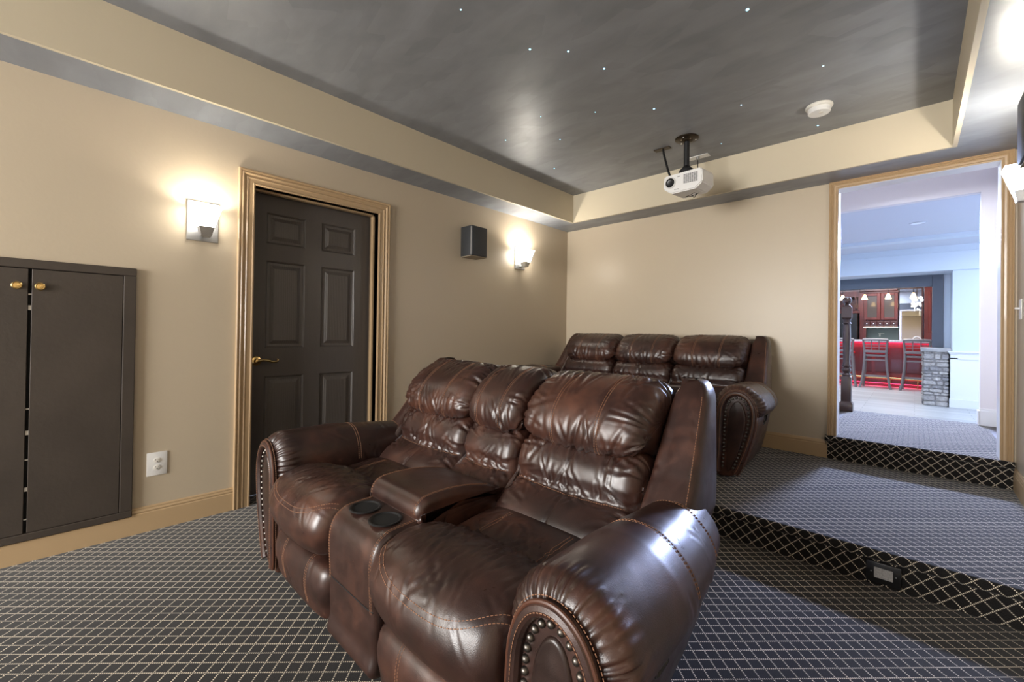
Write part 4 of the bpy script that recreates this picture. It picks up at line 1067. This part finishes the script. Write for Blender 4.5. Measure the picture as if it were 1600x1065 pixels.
# pendants over the bar
for k, xx in enumerate((-1.262, -.858, -.444, -.03)):
    t = thing('pendant_lamp', ['first', 'second', 'third', 'fourth'][k] + ' glowing amber pendant from the left over the bar', 'pendant lamp', (xx, 12.85, 0), 0, 'pendant lamps over the bar')
    MB().lathe([(.022, 2.10), (.026, 2.08), (.058, 1.985), (.052, 1.98)], (0, 0, 0), 16).build('shade', M['pendlit'], t, True)
    MB().tube([(0, 0, 2.10), (0, 0, 2.62)], .005, 6).build('cord', M['blackpl'], t)
t = thing('chandelier', 'small crystal chandelier glowing behind the bar', 'chandelier', (.03, 13.55, 0))
MB().tube([(0, 0, 2.10), (0, 0, 2.62)], .006, 6).build('stem', M['bronze'], t)
for k in range(6):
    a = k * PI / 3 + .3; c = (.085 * math.cos(a), .085 * math.sin(a), 1.98 + .05 * (k % 2))
    MB().tube([(0, 0, 2.06), (c[0] * .6, c[1] * .6, 1.97), c], .005, 6).build('arm', M['bronze'], t)
    MB().lathe([(.004, -.035), (.026, -.018), (.030, .0), (.022, .024), (.004, .036)], c, 12).build('bulb', M['lamplit'], t, True)
for k in range(5):
    a = k * 1.256; c = (.05 * math.cos(a), .05 * math.sin(a), 1.87 + .02 * (k % 3))
    MB().lathe([(.002, -.03), (.014, 0), (.002, .02)], c, 6).build('crystal', M['lamplit'], t)

# ------------------------------------------------------------------ lights
def area(name, loc, size, power, col, rot=(0, 0, 0), sy=None):
    l = bpy.data.lights.new(name, 'AREA'); l.energy = power; l.color = col; l.shape = 'RECTANGLE'; l.size = size; l.size_y = sy or size
    o = bpy.data.objects.new(name, l); COL.objects.link(o); o.location = loc; o.rotation_euler = rot
    tag(o, 'area light lighting the room', 'light'); o['kind'] = 'structure'
    return o
# unseen fill lights added for the bar room, then the ceiling lamp of the landing
area('bar_top_fill', (-.8, 7.6, 2.55), 1.6, 34, (.66, .80, 1.0))
area('bar_top_fill', (1.6, 8.6, 2.55), 1.2, 22, (.66, .80, 1.0))
area('bar_side_fill', (3.5, 8.0, 1.5), 1.6, 40, (.60, .76, 1.0), (0, PI / 2, 0))
area('bar_top_fill', (-1.2, 11.7, 2.58), 1.6, 62, (.80, .88, 1.0))
area('bar_top_fill', (-.4, 13.6, 2.58), .8, 18, (1, .9, .8))
area('landing_light', (-.10, 4.95, 2.50), .42, 8, (.74, .83, 1.0))
# recessed spot in the bar room ceiling, aimed through both openings at the platform
rl = thing('ceiling_light', 'round recessed ceiling light of the bar room seen through the open doorway', 'ceiling lamp', (.02, 7.70, 2.62))
MB().lathe([(.085, .003), (.088, -.006), (.070, -.008), (.066, -.001)], (0, 0, 0), 32, cap=False).build('trim_ring', M['barceil'], rl, True)
MB().lathe([(.067, -.002), (0, -.002)], (0, 0, 0), 32, cap=False).build('lens', M['lens_dim'], rl); MB().box(-.05, .05, -.05, .05, -.001, .004).build('can', M['lens_dim'], rl)
sl_ = bpy.data.lights.new('recessed_spot', 'SPOT'); sl_.energy = 2000; sl_.color = (.48, .59, 1.0); sl_.shadow_soft_size = .28; sl_.spot_size = math.radians(58); sl_.spot_blend = .5
so_ = bpy.data.objects.new('recessed_spot', sl_); COL.objects.link(so_); so_.parent = rl; so_.location = (0, 0, -.02)
so_.rotation_euler = (Vector((-.25, 3.2, .1)) - Vector((.02, 7.7, 2.6))).to_track_quat('-Z', 'Y').to_euler()
# unseen fill light added by the front wall to brighten the room
area('front_fill', (-1.9, -3.9, 1.5), 2.1, 215, (1.0, .985, .965), (math.radians(90), 0, 0), 1.5)
# red strip lights under the bar top and along the bar foot
area('bar_red_light', (-.5, 12.66, .985), 3.6, 8, (1, .03, .14), (math.radians(48), 0, 0), .05)
area('bar_red_light', (-.5, 12.80, .06), 3.6, 4, (1, .03, .14), (math.radians(20), 0, 0), .04)

wd = bpy.data.worlds.new('world'); scn.world = wd; wd.use_nodes = True
wd.node_tree.nodes['Background'].inputs[0].default_value = (.7, .8, 1, 1); wd.node_tree.nodes['Background'].inputs[1].default_value = .15

# ------------------------------------------------------------------ camera
f_px, yaw, pitch, roll, sy_ = 664.3235, .7587, .0073, .0142, -19.4178
cam = bpy.data.cameras.new('camera'); co = bpy.data.objects.new('camera', cam); COL.objects.link(co)
cam.sensor_fit = 'HORIZONTAL'; cam.sensor_width = 36; cam.lens = f_px / 1600 * 36; cam.shift_y = sy_ / 1600
cam.clip_start = .02; cam.clip_end = 100
fwd = Vector((-math.sin(yaw) * math.cos(pitch), math.cos(yaw) * math.cos(pitch), math.sin(pitch)))
rt = Vector((math.cos(yaw), math.sin(yaw), 0)); up = rt.cross(fwd)
R2 = rt * math.cos(roll) + up * math.sin(roll); U2 = -rt * math.sin(roll) + up * math.cos(roll)
mtx = Matrix((R2, U2, -fwd)).transposed().to_4x4(); mtx.translation = Vector((0, 0, 1.12))
co.matrix_world = mtx
scn.camera = co
vs = scn.view_settings; scn.display_settings.display_device = 'sRGB'
vs.view_transform = 'Standard'; vs.look = 'None'; vs.gamma = 1; vs.use_curve_mapping = False; vs.exposure = .72
scn.cycles.use_denoising = True
scn.cycles.max_bounces = 8; scn.cycles.diffuse_bounces = 5; scn.cycles.sample_clamp_indirect = 6
